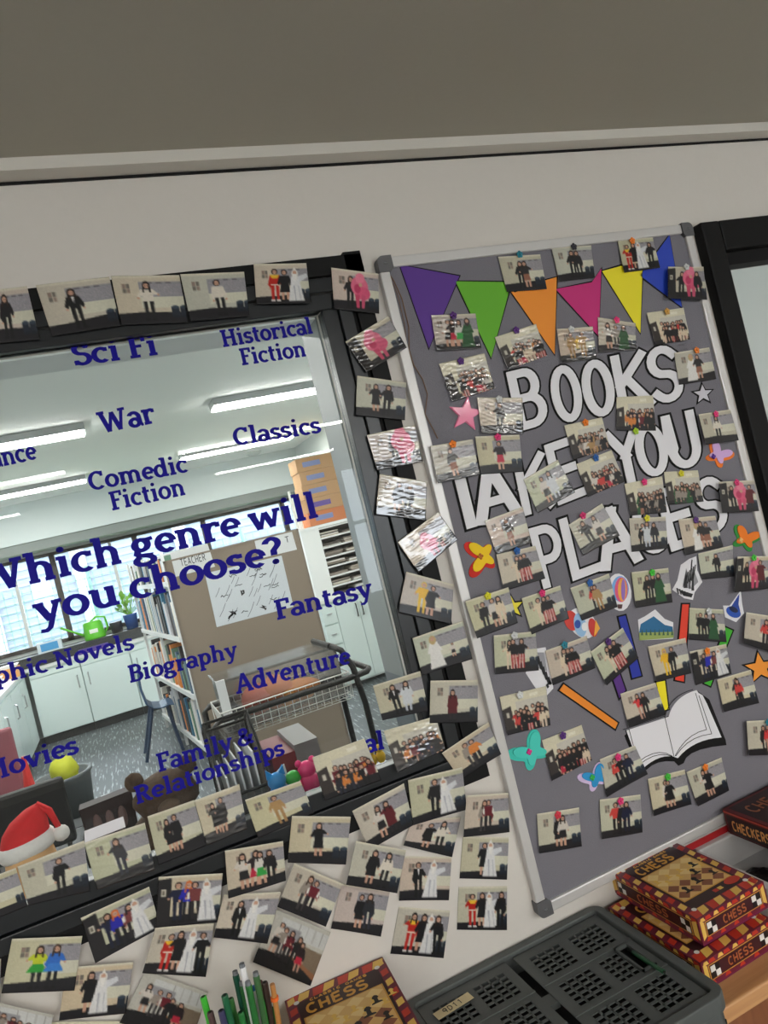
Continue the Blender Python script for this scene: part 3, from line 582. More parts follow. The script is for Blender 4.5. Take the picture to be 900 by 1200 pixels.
# foam butterflies
def butterfly(label, cx, cy, s, rot, back, front, pin):
    t = empty('foam_butterfly', at(cx, cy, BF), label, 'butterfly', 'foam butterflies on the board')
    def outline(k):
        P = []
        for i in range(48):
            q = 2*math.pi*i/48-math.pi/2
            a = abs(((q+math.pi/2+math.pi) % (2*math.pi))-math.pi)      # 0 at the tail, pi at the head
            d = math.degrees(a)
            r = .26+.95*math.exp(-((d-132)/31)**2)+.52*math.exp(-((d-52)/30)**2)
            P.append((r*math.cos(q)*k, r*math.sin(q)*k))
        return P
    def lay(k, dx, dy): return [(cx+s*(x*math.cos(rot)-y*math.sin(rot))*k+dx, cy-s*(x*math.sin(rot)+y*math.cos(rot))*k+dy) for x, y in outline(1)]
    cut('back_wing', None, None, None, [(lay(1.06, 0, 1.5), flat(back, .8), 0)], BF, .002, t)
    cut('front_wing', None, None, None, [(lay(.86, 1, -1.0), flat(front, .8), 0)], BF-.0025, .002, t)
    c = at(cx, cy, BF-.0055); mb = MB()
    for k in range(4): mb.blob(c+Vector((.004*math.cos(k*1.57), -.001, .004*math.sin(k*1.57))), (.0035, .0025, .0035), flat(pin, .4), 8, 6)
    mb.blob(c+Vector((0, -.002, 0)), (.002, .002, .002), flat(pin, .3), 8, 6); mb.build('pin_head', t, smooth=True)
butterfly('yellow and red foam butterfly at the board left edge', 563, 652, 21, 1.75, (206,44,34), (246,206,34), (190,110,40))
butterfly('lilac and orange foam butterfly below the U of YOU', 836, 535, 16, -.55, (240,124,44), (214,176,226), (96,40,160))
butterfly('orange and green foam butterfly at the board right side', 868, 633, 17, -.35, (46,140,60), (240,126,34), (244,190,120))
butterfly('teal foam butterfly at the lower left of the board', 620, 881, 23, .72, (60,196,180), (72,206,190), (220,50,140))
butterfly('blue and lilac foam butterfly beside a group photo', 694, 911, 17, .55, (214,190,226), (44,150,210), (60,190,80))
# ------------------------------------------------------------------ photo prints
IW, IH, NU, NV = 192, 144, 60, 45
GX, GY = np.meshgrid((np.arange(IW)+.5)/IW, (np.arange(IH)+.5)/IH*.75)
class Pic:
    """a small picture; coordinates u 0..1 to the right, v 0..0.75 downwards"""
    def __init__(s, rgb): s.a = np.ones((IH, IW, 3))*np.array(rgb, float)
    def poly(s, pts, rgb):
        ins = np.zeros((IH, IW), bool); n = len(pts)
        for i in range(n):
            x1, y1 = pts[i]; x2, y2 = pts[(i+1) % n]
            if y1 == y2: continue
            c = ((y1 > GY) != (y2 > GY)) & (GX < (x2-x1)*(GY-y1)/(y2-y1)+x1); ins ^= c
        s.a[ins] = rgb
    def ell(s, cx, cy, rx, ry, rgb): s.a[((GX-cx)/rx)**2+((GY-cy)/ry)**2 < 1] = rgb
    def rect(s, x0, y0, x1, y1, rgb): s.a[(GX >= x0) & (GX < x1) & (GY >= y0) & (GY < y1)] = rgb
    def grad(s, f): s.a *= f[..., None]
SKIN = (206, 160, 136); DARKS = [(34, 26, 24), (46, 34, 28), (24, 22, 24), (58, 42, 32)]
# outfit: top, bottom, style, hair
OUT = {'k': ((26,25,28),(26,25,28),'dress',0), 'K': ((28,27,30),(24,24,26),'trouser',1), 's': ((22,22,24),(20,20,22),'suit',0), 'j': ((222,214,200),(30,30,32),'trouser',2),
 'r': ((190,38,30),(196,40,32),'hero',0), 'w': ((226,226,226),(216,218,222),'robe',(228,226,220)), 'W': ((232,230,226),(226,226,226),'gown',(196,170,120)), 'y': ((236,184,36),(236,190,40),'trouser',(220,180,60)),
 'p': ((226,110,140),(214,80,116),'flamingo',0), 'b': ((36,40,170),(26,26,32),'trouser',(214,110,50)), 'g': ((40,88,52),(36,80,48),'gown',1), 'm': ((104,30,40),(34,30,34),'vest',0),
 't': ((176,140,92),(170,132,86),'trouser',0), 'f': ((214,206,196),(34,32,34),'skirt',0), 'R': ((40,30,34),(190,40,66),'skirt',0), 'G': ((214,210,202),(50,160,70),'skirt',0),
 'l': ((196,210,50),(50,160,60),'tutu',1), 'B': ((52,110,200),(60,130,214),'tutu',3), 'S': ((26,24,26),(196,92,84),'stripe',0), 'd': ((44,46,52),(40,44,58),'trouser',1),
 'x': ((206,210,214),(190,196,206),'coat',0), 'M': ((94,28,34),(40,34,38),'coat',0), 'o': ((214,130,60),(30,30,36),'trouser',0), 'n': ((30,34,60),(26,30,52),'trouser',1), 'c': ((224,206,178),(220,200,176),'trouser',2),
 'e': ((206,66,60),(30,28,32),'trouser',0), 'q': ((216,60,60),(196,150,130),'trouser',0), 'v': ((120,60,60),(40,36,40),'vest',2), 'z': ((44,42,44),(150,100,80),'skirt',1), 'a': ((150,140,130),(60,56,58),'trouser',3)}
def person(P, code, u, v0=.17, v1=.66, rnd=random, lean=0):
    lean = rnd.uniform(-.09, .09); v0 += rnd.uniform(-.015, .03); ra, la = rnd.uniform(-.1, .12), rnd.uniform(-.1, .12)
    top, bot, sty, hair = OUT[code]; h = v1-v0; k = h
    hair = DARKS[hair] if isinstance(hair, int) else hair
    X = lambda x, y: (u+x*k*1.26+lean*(1-y)*k, v0+y*k)
    q = lambda pts, c: P.poly([X(*p) for p in pts], c)
    e = lambda x, y, rx, ry, c: P.ell(*X(x, y), rx*k*1.26, ry*k, c)
    j = rnd.uniform(-.01, .01)
    if sty == 'flamingo':
        e(0, .35, .24, .3, top); e(.02, .1, .13, .16, (236,130,156)); e(.1, .55, .2, .2, (220,90,126)); e(-.06, .42, .09, .14, (196,60,100)); e(.03, .3, .05, .06, SKIN)
        q([(-.14,.6),(-.1,1),(-.02,1),(0,.6)], (200,70,104)); q([(.05,.6),(.04,1),(.12,1),(.16,.6)], (206,84,116)); return
    if sty in ('robe', 'gown'):
        q([(-.1,.2),(.1,.2),(.13,.5),(.2,1),(-.2,1),(-.13,.5)], top)
        if sty == 'robe': q([(.08,.2),(.3,.12),(.33,.24),(.1,.4)], bot); q([(-.06,.5),(-.03,1),(-.01,1),(-.02,.5)], (176,178,186)); q([(.06,.5),(.1,1),(.12,1),(.08,.5)], (186,188,194))
        else: q([(-.1,.22),(-.19,.5),(-.14,.52),(-.06,.3)], top); q([(.1,.22),(.19,.5),(.14,.52),(.06,.3)], top)
        e(0, .12, .085, .14, hair); e(0, .09, .05, .065, SKIN)
        if sty == 'robe': q([(-.04,.0),(.04,.0),(0,-.1)], hair); q([(-.05,.12),(.05,.12),(.03,.34),(-.03,.34)], (236,234,230))
        return
    leg = SKIN if sty in ('dress', 'skirt', 'hero', 'tutu') else bot
    if sty == 'tutu': leg = (28,28,32)
    if sty == 'hero': leg = bot
    q([(-.1,.5),(-.02,.5),(-.03,.97),(-.09,.97)], leg); q([(.1,.5),(.02,.5),(.03,.97),(.09,.97)], leg)
    if sty == 'stripe':
        for i in range(-2, 3): q([(i*.045-.012,.5),(i*.045+.012,.5),(i*.05+.012,.96),(i*.05-.012,.96)], (224,206,200) if i % 2 else (150,36,40))
    sh = (236,234,230) if sty == 'hero' else (24,22,24)
    q([(-.11,.94),(-.02,.94),(-.02,1),(-.12,1)], sh); q([(.11,.94),(.02,.94),(.02,1),(.12,1)], sh)
    q([(-.12,.19),(.12,.19),(.1,.5),(-.1,.5)], top)
    q([(-.12,.19),(-.19-la*.3,.42-la),(-.14-la*.5,.5-la*1.6),(-.08,.32)], top); q([(.12,.19),(.19+ra*.3,.42-ra),(.14+ra*.5,.5-ra*1.6),(.08,.32)], top)
    e(-.16-la*.5, .5-la*1.6, .025, .03, SKIN); e(.16+ra*.5, .5-ra*1.6, .025, .03, SKIN)
    if sty == 'dress': q([(-.1,.45),(.1,.45),(.13,.72),(-.13,.72)], bot)
    if sty == 'skirt': q([(-.09,.46),(.09,.46),(.12,.7),(-.12,.7)], bot)
    if sty == 'tutu': q([(-.1,.42),(.1,.42),(.2,.62),(-.2,.62)], bot)
    if sty == 'coat': q([(-.12,.3),(.12,.3),(.14,.74),(-.14,.74)], top)
    if sty == 'suit': q([(-.03,.19),(.03,.19),(0,.4)], (230,230,228))
    if sty == 'vest': q([(-.17,.3),(-.12,.24),(-.11,.42),(-.16,.46)], (226,222,214)); q([(.17,.3),(.12,.24),(.11,.42),(.16,.46)], (226,222,214))
    if sty == 'hero': q([(-.12,.19),(.12,.19),(.06,.3),(-.06,.3)], (240,190,50)); q([(-.1,.47),(.1,.47),(.1,.51),(-.1,.51)], (236,220,200))
    long_ = rnd.random() < .6
    e(0, .09, .075, .09 if not long_ else .11, hair)
    if long_: q([(-.075,.08),(.075,.08),(.085,.27),(.05,.27),(.04,.14),(-.04,.14),(-.05,.27),(-.085,.27)], hair)
    e(0, .1, .05, .065, SKIN)
    P.rect(*(X(-.03,.095)), *(X(-.012,.11)), (60,44,40)); P.rect(*(X(.012,.095)), *(X(.03,.11)), (60,44,40))
def picture(kind, ppl, seed):
    rnd = random.Random(seed); wall = (202+rnd.randint(-8,8), 194+rnd.randint(-6,6), 172+rnd.randint(-8,8))
    P = Pic(wall); fl = (32, 31, 35)
    if kind in ('std', 'door', 'stand'):
        bx = rnd.uniform(.34, .42)
        P.rect(0, 0, 1, .03, (226, 220, 200)); P.rect(bx, .1, 1.0, .33, (148, 147, 153))
        nz = np.random.RandomState(seed).rand(IH, IW)
        msk = (GX > bx+.02) & (GY > .13) & (GY < .32) & (nz > .8); P.a[msk] = (184, 174, 178)
        for i in range(3): P.rect(bx+.12+i*.14, .105, bx+.2+i*.14, .125, (104, 100, 108))
        P.rect(bx, .33, 1, .5, (214, 212, 192))
        pc = (118, 112, 104); px_ = bx-.24
        for i in range(2):
            for j in range(2): P.rect(px_+i*.06, .13+j*.075, px_+.05+i*.06, .195+j*.075, pc if (i+j) % 2 else (150, 130, 118))
        a, b_ = rnd.uniform(.57, .63), rnd.uniform(.53, .6)
        P.poly([(0, a), (bx, a-.02), (1, b_), (1, .76), (0, .76)], fl)
        if kind == 'door':
            P.poly([(0, .05), (.2, .03), (.22, .76), (0, .76)], (38, 36, 38)); P.rect(.05, .2, .13, .3, (206, 200, 184)); P.rect(.07, .22, .11, .28, (120, 116, 104))
        if rnd.random() < .85:
            sx = rnd.uniform(.74, .84)
            for k in (0, .13): P.rect(sx+k, .5, sx+k+.12, .64, (34, 42, 54)); P.ell(sx+k+.06, .5, .06, .025, (56, 68, 82)); P.ell(sx+k+.055, .64, .055, .02, (28, 34, 44))
        toks = ppl.split(); toks.sort(key=lambda t: 0)
        for t in toks:
            c = t[0]; bits = t[1:].split('@'); u = float(bits[0]); v0 = .1; v1 = .7
            if len(bits) > 1: v0 = float(bits[1])
            if len(bits) > 2: v1 = float(bits[2])
            person(P, c, u, v0, v1, rnd)
    elif kind == 'class':
        P.a[:] = (222, 216, 190); P.rect(.62, .06, .8, .12, (238, 234, 214)); P.rect(.3, .16, 1, .42, (206, 202, 190)); P.poly([(0, .26), (.19, .22), (.22, .76), (0, .76)], (60, 54, 52)); P.rect(.07, .34, .13, .43, (204, 198, 184))
        P.poly([(0, .66), (1, .6), (1, .76), (0, .76)], fl)
        cs = ppl or 'KkoSmdeKnkzf'
        for i in range(8): person(P, rnd.choice(cs), .3+i*.085+rnd.uniform(-.01, .01), .27+rnd.uniform(-.02, .03), .74, rnd)
        for i in range(6): person(P, rnd.choice(cs), .34+i*.11+rnd.uniform(-.02, .02), .36+rnd.uniform(-.02, .03), .86, rnd)
    elif kind == 'bench':
        P.a[:] = (196, 194, 184); P.rect(.2, .06, 1, .26, (206, 208, 206))
        for i in range(4): P.rect(.5+i*.13, .06, .51+i*.13, .24, (150, 148, 142))
        P.rect(.2, .15, .55, .3, (150, 150, 154)); P.poly([(.55, .3), (1, .32), (1, .62), (.6, .5)], (128, 112, 94)); P.poly([(.5, .48), (1, .6), (1, .68), (.5, .56)], (150, 104, 72))
        P.poly([(0, .55), (.5, .5), (1, .68), (1, .76), (0, .76)], (30, 30, 32))
        for i, c in enumerate(ppl or 'famKR'): person(P, c, .2+i*.12, .12+i*.035, .56+i*.03, rnd)
    rs = np.random.RandomState(seed+900); nz = rs.rand(IH//3, IW//3).repeat(3, 0).repeat(3, 1)
    P.a = np.clip(P.a*(.96+.07*nz)[..., None]*(.97-.14*((GX-.5)**2+(GY-.37)**2))[..., None], 0, 255)
    return P.a
def photo_mesh(name, quad, base, seed, pic, m, curl=1.0, bulge=None):
    rnd = random.Random(seed)
    Q = [at(x, y, 0) for x, y in quad]
    u = (np.arange(NU)/(NU-1)); v = (np.arange(NV)/(NV-1)); U, V = np.meshgrid(u, v)
    q = [np.array((p.x, p.y, p.z)) for p in Q]
    Pt = (1-U)[..., None]*(1-V)[..., None]*q[0]+U[..., None]*(1-V)[..., None]*q[1]+U[..., None]*V[..., None]*q[2]+(1-U)[..., None]*V[..., None]*q[3]
    a = rnd.uniform(.0005, .0032)*curl; c = rnd.uniform(-.0012, .0022)*curl; tl = rnd.uniform(-.0025, .0025)*curl
    lift = a*V**1.6+c*((2*U-1)**2)*(.4+.6*V)+tl*(U-.5)*V
    lift = lift-lift.min()
    if m is PG:                                   # laminated pouches ripple
        rs = np.random.RandomState(seed); wv = np.zeros_like(U)
        for k in range(7):
            fu, fv = rs.uniform(-5, 5), rs.choice([-1, 1])*rs.uniform(5, 10); wv += np.sin(2*np.pi*(fu*U+fv*V)+rs.uniform(0, 6.28))
        env = .5+.5*np.sin(2*np.pi*(rs.uniform(.4, 1.1)*U+rs.uniform(.3, .9)*V)+rs.uniform(0, 6.28))
        lift = lift+(wv*.00011*(.35+env)+.0006)
    Pt[..., 1] = base-lift
    org = np.array((Pt[..., 0].mean(), base, Pt[..., 2].min()))
    F = (Pt-org).reshape(-1, 3); Bk = F+np.array((0, .00025, 0)); n = NU*NV
    # per-vertex colour of the picture (box filter)
    ys = np.clip((v*(IH-1)).astype(int), 1, IH-2); xs = np.clip((u*(IW-1)).astype(int), 1, IW-2); col = np.zeros((NV, NU, 3))
    for dy in (-1, 0, 1):
        for dx in (-1, 0, 1): col += pic[np.ix_(ys+dy, xs+dx)]
    col = col/9/255.0; col = np.where(col <= .04045, col/12.92, ((col+.055)/1.055)**2.4)
    rgba = np.ones((2*n, 4)); rgba[:n, :3] = col.reshape(-1, 3); rgba[n:, :3] = .8
    i = np.arange(n).reshape(NV, NU)
    f1 = np.stack([i[:-1, :-1], i[1:, :-1], i[1:, 1:], i[:-1, 1:]], -1).reshape(-1, 4)
    f2 = f1[:, ::-1]+n
    loop = np.concatenate([i[0, :], i[1:, -1], i[-1, -2::-1], i[-2:0:-1, 0]]); nx = np.roll(loop, -1)
    f3 = np.stack([loop, nx, nx+n, loop+n], -1)
    faces = np.concatenate([f1, f2, f3]); me = bpy.data.meshes.new(name)
    me.vertices.add(2*n); me.vertices.foreach_set('co', np.concatenate([F, Bk]).ravel())
    me.loops.add(faces.size); me.loops.foreach_set('vertex_index', faces.ravel().astype(np.int32))
    me.polygons.add(len(faces)); me.polygons.foreach_set('loop_start', np.arange(len(faces), dtype=np.int32)*4)
    me.polygons.foreach_set('use_smooth', np.concatenate([np.ones(len(f1)), np.zeros(len(f2)+len(f3))]).astype(bool))
    me.update(calc_edges=True); me.validate()
    ca = me.color_attributes.new('picture', 'FLOAT_COLOR', 'POINT'); ca.data.foreach_set('color', rgba.ravel())
    me.materials.append(m)
    o = bpy.data.objects.new(name, me); COL.objects.link(o); o.location = org
    return o
PM = print_mat('photo print', .4, 0, 1, .12); PG = print_mat('laminated print', .35, 0, 62, 1.0)
def overlap(a, b):
    for q in (a, b):
        for i in range(4):
            ax = (-(q[(i+1) % 4][1]-q[i][1]), q[(i+1) % 4][0]-q[i][0])
            pa = [p[0]*ax[0]+p[1]*ax[1] for p in a]; pb_ = [p[0]*ax[0]+p[1]*ax[1] for p in b]
            if max(pa) < min(pb_) or max(pb_) < min(pa): return False
    return True
PINC = {'purple': (84,34,120), 'teal': (24,130,150), 'black': (30,26,40), 'orange': (240,130,34), 'clear': (214,216,216), 'gold': (206,156,70), 'pink': (224,48,120), 'yellow': (220,214,40), 'blue': (30,96,170), 'green': (70,200,60), 'red': (216,50,70), 'lime': (170,210,40)}
def pin(px, py, Y, colr, label):
    t = empty('push_pin', at(px, py, Y), label, 'push pin', 'flower push pins on the board'); c = at(px, py, 0); c.y = Y; m = flat(PINC[colr], .35)
    mb = MB()
    for k in range(5):
        q = k*1.2566+.3; mb.blob(c+Vector((.0052*math.cos(q), -.0045, .0052*math.sin(q))), (.0042, .0018, .0042), m, 8, 5)
    mb.build('petals', t, smooth=True)
    mb = MB().blob(c+Vector((0, -.0062, 0)), (.003, .0024, .003), m, 8, 5); mb.tube([c+Vector((0, -.005, 0)), c+Vector((0, .006, 0))], .0009, M['steel'], 6); mb.build('centre', t, smooth=True)
# zone: W wall, F window frame / pane, B board, R board rail
ZONE = {'W': -.0012, 'F': -.0205, 'B': -.0148, 'R': -.0245}
GP = {'F': 'photo prints round the window', 'W': 'photo prints on the white wall', 'B': 'photo prints on the board', 'R': 'photo prints on the board'}
PR = []
def P(quad, zone, kind, ppl, label, gloss=0, pin_=None, grp=None): PR.append((quad, zone, kind, ppl, label, gloss, pin_, grp))
# --- along the window top and right side
P([(-25,347),(33,340),(48,402),(-20,408)],'F','std','K.5','photo of a dark clothed person cut off at the left edge, top row')
P([(43,339),(128,329),(141,386),(62,398)],'F','std','s.45','photo of one person in black suit and white shirt above Sci Fi')
P([(130,328),(209,327),(219,382),(142,385)],'F','std','j.46','photo of one person in cream jacket and mask, top row above Sci Fi right')
P([(210,326),(284,323),(290,375),(222,381)],'F','std','j.56','photo of one person in cream jacket, top row above Historical')
P([(295,314),(356,313),(361,360),(298,361)],'F','std','r.36 k.54 w.74','photo of red suit, black robe and white wizard, top row of window')
P([(385,318),(440,325),(440,372),(388,366)],'F','std','K.36 p.58@.08@.68','photo of pink flamingo costume at the window top right corner',0)
P([(401,404),(451,374),(472,411),(425,440)],'F','door','p.5@.04@.7','tilted photo of pink flamingo costume beside the board top left',1)
P([(415,443),(472,451),(470,495),(413,489)],'F','std','k.4@.1@.66 K.6','photo of two people in black, one in red hat, right window side')
P([(426,512),(482,500),(490,543),(438,553)],'F','std','K.46 p.66@.02@.7','shiny photo of pink flamingo costume third from the corner down the side',1)
P([(441,557),(496,566),(494,611),(436,604)],'F','std','k.4@.1@.66 K.6','shiny photo of two dark figures above a tilted pink photo',1)
P([(461,636),(508,601),(530,633),(485,671)],'R','std','p.5@.2@.7 S.7@.4@.7','steeply tilted photo of pink costume overlapping the board frame',1)
P([(472,670),(527,685),(523,731),(462,717)],'F','std','y.4 k.56','photo of yellow jumpsuit beside a dark robe, right window side')
P([(479,747),(537,727),(548,771),(490,790)],'F','std','W.34 f.68@.3@.6','photo of white gowned person with a kneeling archer')
P([(433,802),(488,785),(497,831),(444,842)],'F','std','s.4 x.6','photo of black suit beside white patterned coat near the trolley')
P([(499,796),(554,795),(553.5,844),(498,845)],'R','std','M.46@.16@.72','photo of one person in maroon coat next to the board frame')
P([(445,854),(505,837),(516,875),(460,902)],'F','class','KmkodnK','class photo at the pane lower right corner',1)
P([(513,880),(567,844),(581,881),(534,910)],'W','std','a.42 o.56','tilted photo of two people on the window casing lower corner')
P([(363,885),(423,863),(443,911),(377,935)],'F','class','KmdonK','class photo standing right of the pink bear figure')
P([(285,934),(349,912),(365,949),(300,978)],'F','std','t.48','photo of one person in tan jumpsuit under the blue cat figure')
P([(172,953),(226,934),(240,986),(185,1009)],'F','std','k.34@.12@.66 k.48@.08@.68','photo of two dark cloaks, left of the matching shiny print')
P([(226,934),(278,915),(287,966),(241,986)],'F','std','k.34@.12@.66 k.48@.08@.68','shiny photo of two dark cloaks left of the tan jumpsuit print',1)
P([(99,983),(169,960),(181,1014),(114,1037)],'F','std','d.5','shiny photo of a dark jacket on the pane bottom edge',1)
P([(22,1010),(99,980),(106,1038),(35,1054)],'F','std','K.55','photo of one person all in black at the pane lower left')
P([(-22,1028),(20,1012),(34,1056),(-12,1074)],'F','std','K.2','photo cut off by the left edge with a blue stool')
# --- on the white wall
P([(95,1070),(174,1034),(187,1081),(112,1121)],'W','door','n.33 b.47 v.62 w.76','tilted photo of four costumes below the pane at left')
P([(-60,1120),(3,1117),(2,1180),(-62,1180)],'W','std','K.4','photo sliver at the left edge of the picture')
P([(-18,1162),(64,1181),(54,1222),(-30,1212)],'W','bench','famKR','photo of seated group cut off at the bottom left corner')
P([(78,1127),(156,1121),(147,1180),(70,1188)],'W','std','k.4 w.56','photo of black dress and white wizard at the bottom left')
P([(16,1093),(97,1090),(88,1152),(4,1155)],'W','std','l.42 B.64','photo of lime tutu and blue tutu costumes')
P([(60,1195),(152,1194),(150,1250),(55,1250)],'W','class','KmdonK','photo with only its top edge showing at the picture bottom')
P([(170,1134),(243,1160),(224,1216),(140,1195)],'W','bench','famKR','photo of seated group left of the green pens')
P([(185,1022),(259,1018),(254,1074),(181,1080)],'W','door','n.33 b.47 v.62 w.8','upright photo of four costumes with a dark door, below the pane')
P([(181,1080),(249,1075),(239,1136),(166,1132)],'W','std','r.3 k.48 w.66 K.84','photo of red hero, black dress and white wizard above the green pens')
P([(260,1042),(326,1039),(310,1098),(248,1091)],'W','std','s.36 w.58','photo of white wizard right of the red hero photo')
P([(261,991),(328,980),(331,1025),(265,1046)],'W','std','f.3 R.46 G.6 K.76','photo of four friends, one in red and one in green skirt')
P([(342,1007),(398,1031),(378,1080),(322,1057)],'W','std','a.4 m.52','tilted photo of a pair, one in maroon vest')
P([(320,1062),(386,1090),(362,1152),(295,1124)],'W','bench','famKR','tilted photo of seated group above the left chess box')
P([(339,952),(407,953),(401,1008),(334,1006)],'W','std','k.5@.1@.66','photo of one black dress with red hat under the class photo')
P([(409,947),(469,915),(480,963),(429,992)],'W','std','f.38 M.6','tilted photo of two musicians below the class photo')
P([(473,911),(536,896),(541,945),(479,963)],'W','std','K.42 w.66','photo of long black coat and white wizard under the pane corner')
P([(481,960),(539,956),(528,1003),(471,989)],'W','std','k.4 j.66','upper photo of two duelling figures in black and white')
P([(540,928),(588,925),(589,970),(536,976)],'W','std','a.4 m.52','upright photo of a pair, one in maroon vest, beside the board')
P([(413,981),(471,992),(460,1041),(401,1031)],'W','std','k.4 j.66','lower left photo of two duelling figures in black and white')
P([(471,1003),(529,1004),(525,1054),(466,1054)],'W','std','s.38 w.6','photo of white wizard with black robe, second column from the board')
P([(542,980),(596,981),(593,1030),(538,1029)],'W','std','k.48 w.62','photo of white wizard and black dress in the column nearest the board')
P([(400,1035),(457,1043),(445,1096),(387,1087)],'W','std','k.5 d.68','photo of dark dress and grey jacket above the left chess box right side')
P([(467,1062),(527,1067),(519,1122),(457,1117)],'W','std','r.3 k.5 w.66 K.84','lowest photo of red hero group, second column from the board')
P([(537,1039),(594,1038),(593,1089),(535,1089)],'W','std','r.3 k.48 w.66 K.84','photo of red hero group nearest the board bottom corner')
# --- on the board
P([(580,304),(629,301),(636,342),(590,345)],'B','std','K.42 z.58','photo of dark couple in the board top row over the orange flag',0,('teal',604,300))
P([(642,293),(688.5,290.5),(693,328),(651,333)],'B','std','K.44 K.62','photo of two people in black in the board top row',0,('black',667,291))
P([(719,284),(760,281),(768,317),(725.5,323)],'B','std','r.22 k.4 w.56 K.8','photo of costume group over the yellow flag',0,('orange',735,284))
P([(775,317),(816,317),(819,356),(774,354)],'R','door','K.34 p.6@.04@.68 K.82','photo of pink flamingo trio over the board right frame, topmost',0,('clear',795,316))
P([(502,372),(553.6,370),(560,411),(508,414)],'B','std','f.3 R.44 G.56 g.72','photo of colourful group over the purple flag tip',1,('purple',527,371))
P([(576,397.5),(624,382),(637,419),(591,436)],'B','class','fReSoc','very shiny photo left of the orange flag tip',1,('purple',600,388))
P([(648,388),(690,385),(694,422.5),(653,428)],'B','std','t.36 y.52@.17@.5 t.68','shiny photo with a yellow middle figure below the magenta flag',1,('clear',664,387))
P([(696,374),(740,381),(740,413),(697,415.5)],'B','std','f.3 a.5 g.68','faded photo of a trio below the magenta flag tip',1,('pink',717,376))
P([(753,369),(796,363),(803,400),(762,407)],'B','class','fRcSkKe','class photo above the S of BOOKS',0,('gold',775.6,366))
P([(511,428.6),(564,416),(576,457),(526,473)],'B','class','fRcSkKe','shiny class photo left of the B of BOOKS',1,('purple',535.5,424))
P([(555,467.5),(608,468),(608,510),(560,510)],'B','std','K.45','photo of a lone dark figure beside the pink star',1,('clear',580,468))
P([(785,415.5),(826,409),(834,446),(790,453)],'B','std','W.4 z.6','photo of a hugging pair right of the S of BOOKS',0,('orange',810,411))
P([(718,467),(760.5,465),(764,506),(717.5,506)],'B','class','KmdonkK','class photo between the words BOOKS and YOU',0,('lime',739,505))
P([(657,500),(701,490.5),(710,527),(667,540)],'B','class','zaftk','photo of a seated group above the E of TAKE',0,('orange',680.5,495))
P([(810,488),(847,482),(856.6,518),(818,523)],'R','std','j.46','photo of one crouching figure right of the U of YOU',0,('pink',829,486))
P([(498.6,525),(548,517),(556,558),(507.5,568)],'R','std','z.45','very shiny photo over the board left frame',1,('orange',524,521))
P([(553,513),(604.6,510.7),(608.5,554),(560,557)],'B','std','R.5','photo of one person in red skirt above the A of TAKE',0,('pink',578.5,512))
P([(609,563),(649,540),(668.5,578),(626,602)],'B','std','f.4 x.6','tilted shiny photo over the K of TAKE',1)
P([(671,545),(712,528.6),(727,565.6),(684,583)],'B','class','ReSfKz','tilted class photo between TAKE and YOU',0,('blue',692.5,536))
P([(564,611),(608.5,594.5),(618.7,637),(578,650)],'B','std','z.5','shiny photo of one figure left of the P of PLACES',1)
P([(577,650),(622.5,640),(633.5,678),(585.5,692.6)],'B','std','c.42 S.54 S.64','photo of striped trousers trio left of the P foot of PLACES',0,('blue',600,644))
P([(727,568),(771,559),(776,601),(734,605)],'B','class','KgkazK','photo of a kneeling group below the Y of YOU',0,('pink',749,564))
P([(773,554),(812.6,552),(818,588.6),(777,592.5)],'B','class','KgkadK','photo of a dark group below the O of YOU',0,('yellow',792,554))
P([(834,566),(874.5,564),(879,600),(837,602)],'R','door','K.36 p.56@.04@.7 M.78','photo of pink flamingo trio right of the S of PLACES',0,('pink',853,565))
P([(662,615.5),(700.7,590.4),(721,628),(679,651)],'B','std','K.36 f.6','tilted shiny photo over the L of PLACES',1,('pink',677.5,603))
P([(732.6,608),(775,606),(777,643),(735,647)],'B','std','K.3 x.46 d.68','photo of a trio between the A and E of PLACES',0,('yellow',752,606))
P([(790,609),(833,605),(842,641),(797,651)],'B','std','W.4 z.56 z.64','photo of a hugging trio over the foot of the E of PLACES',0,('purple',809,608))
P([(813,649),(853.5,639),(855,675.5),(817,679)],'B','std','K.5','photo of one black silhouette right of the sailing ship')
P([(854.5,652.5),(890,652),(892,689.6),(850,694)],'R','door','K.36 p.56@.04@.7 M.78','photo of pink flamingo trio under the orange butterfly',0,('green',872,652))
P([(538,704),(588,688),(598,729),(551,747)],'R','std','K.3 f.55 c.7','photo of a crouched group over the board left frame, lower',0,('yellow',563,696))
P([(607,701),(652,686),(661,724.5),(618,743)],'B','std','c.38 S.5 S.62','photo of striped trousers trio with pink pin',0,('pink',630,693))
P([(664,689),(709,672),(718,711),(677,727)],'B','std','e.48 t.6','photo of a red topped pair beside the balloon picture',0,('blue',685.5,681))
P([(574,744),(622.7,739),(626,784.5),(575.5,789)],'B','std','c.34 S.48 S.6','photo of striped trousers trio nearest the board left frame',0,('clear',597,742))
P([(634.5,762),(683,744.5),(693,782),(643,802)],'B','std','c.38 S.5 S.62','photo of striped trousers trio below the rocket picture',0,('teal',656,753))
P([(686.7,763),(724,735),(742,770),(705.5,802)],'B','std','c.4 S.52 S.62','tilted photo of striped trousers trio at the dark blue spine',0,('purple',706,749))
P([(735,670.7),(778,665.6),(783,705.6),(739.6,712)],'B','std','K.36 K.54 g.7','photo of a trio with green robe between balloon and ship',0,('green',758,669))
P([(803,712),(842,714),(845.6,752),(802,749)],'B','std','K.32 K.5 g.66','photo of a trio with green robe right of the red spine',0,('clear',824,714))
P([(754,757),(798,747),(804,788),(763,798)],'B','std','y.38 K.54','photo of yellow jumpsuit and dark robe above the open book')
P([(803,763),(845.6,754),(851.6,789),(810,802)],'B','door','n.33 b.5 v.62 w.78','photo of four costumes in the lower board',0,('orange',822,760))
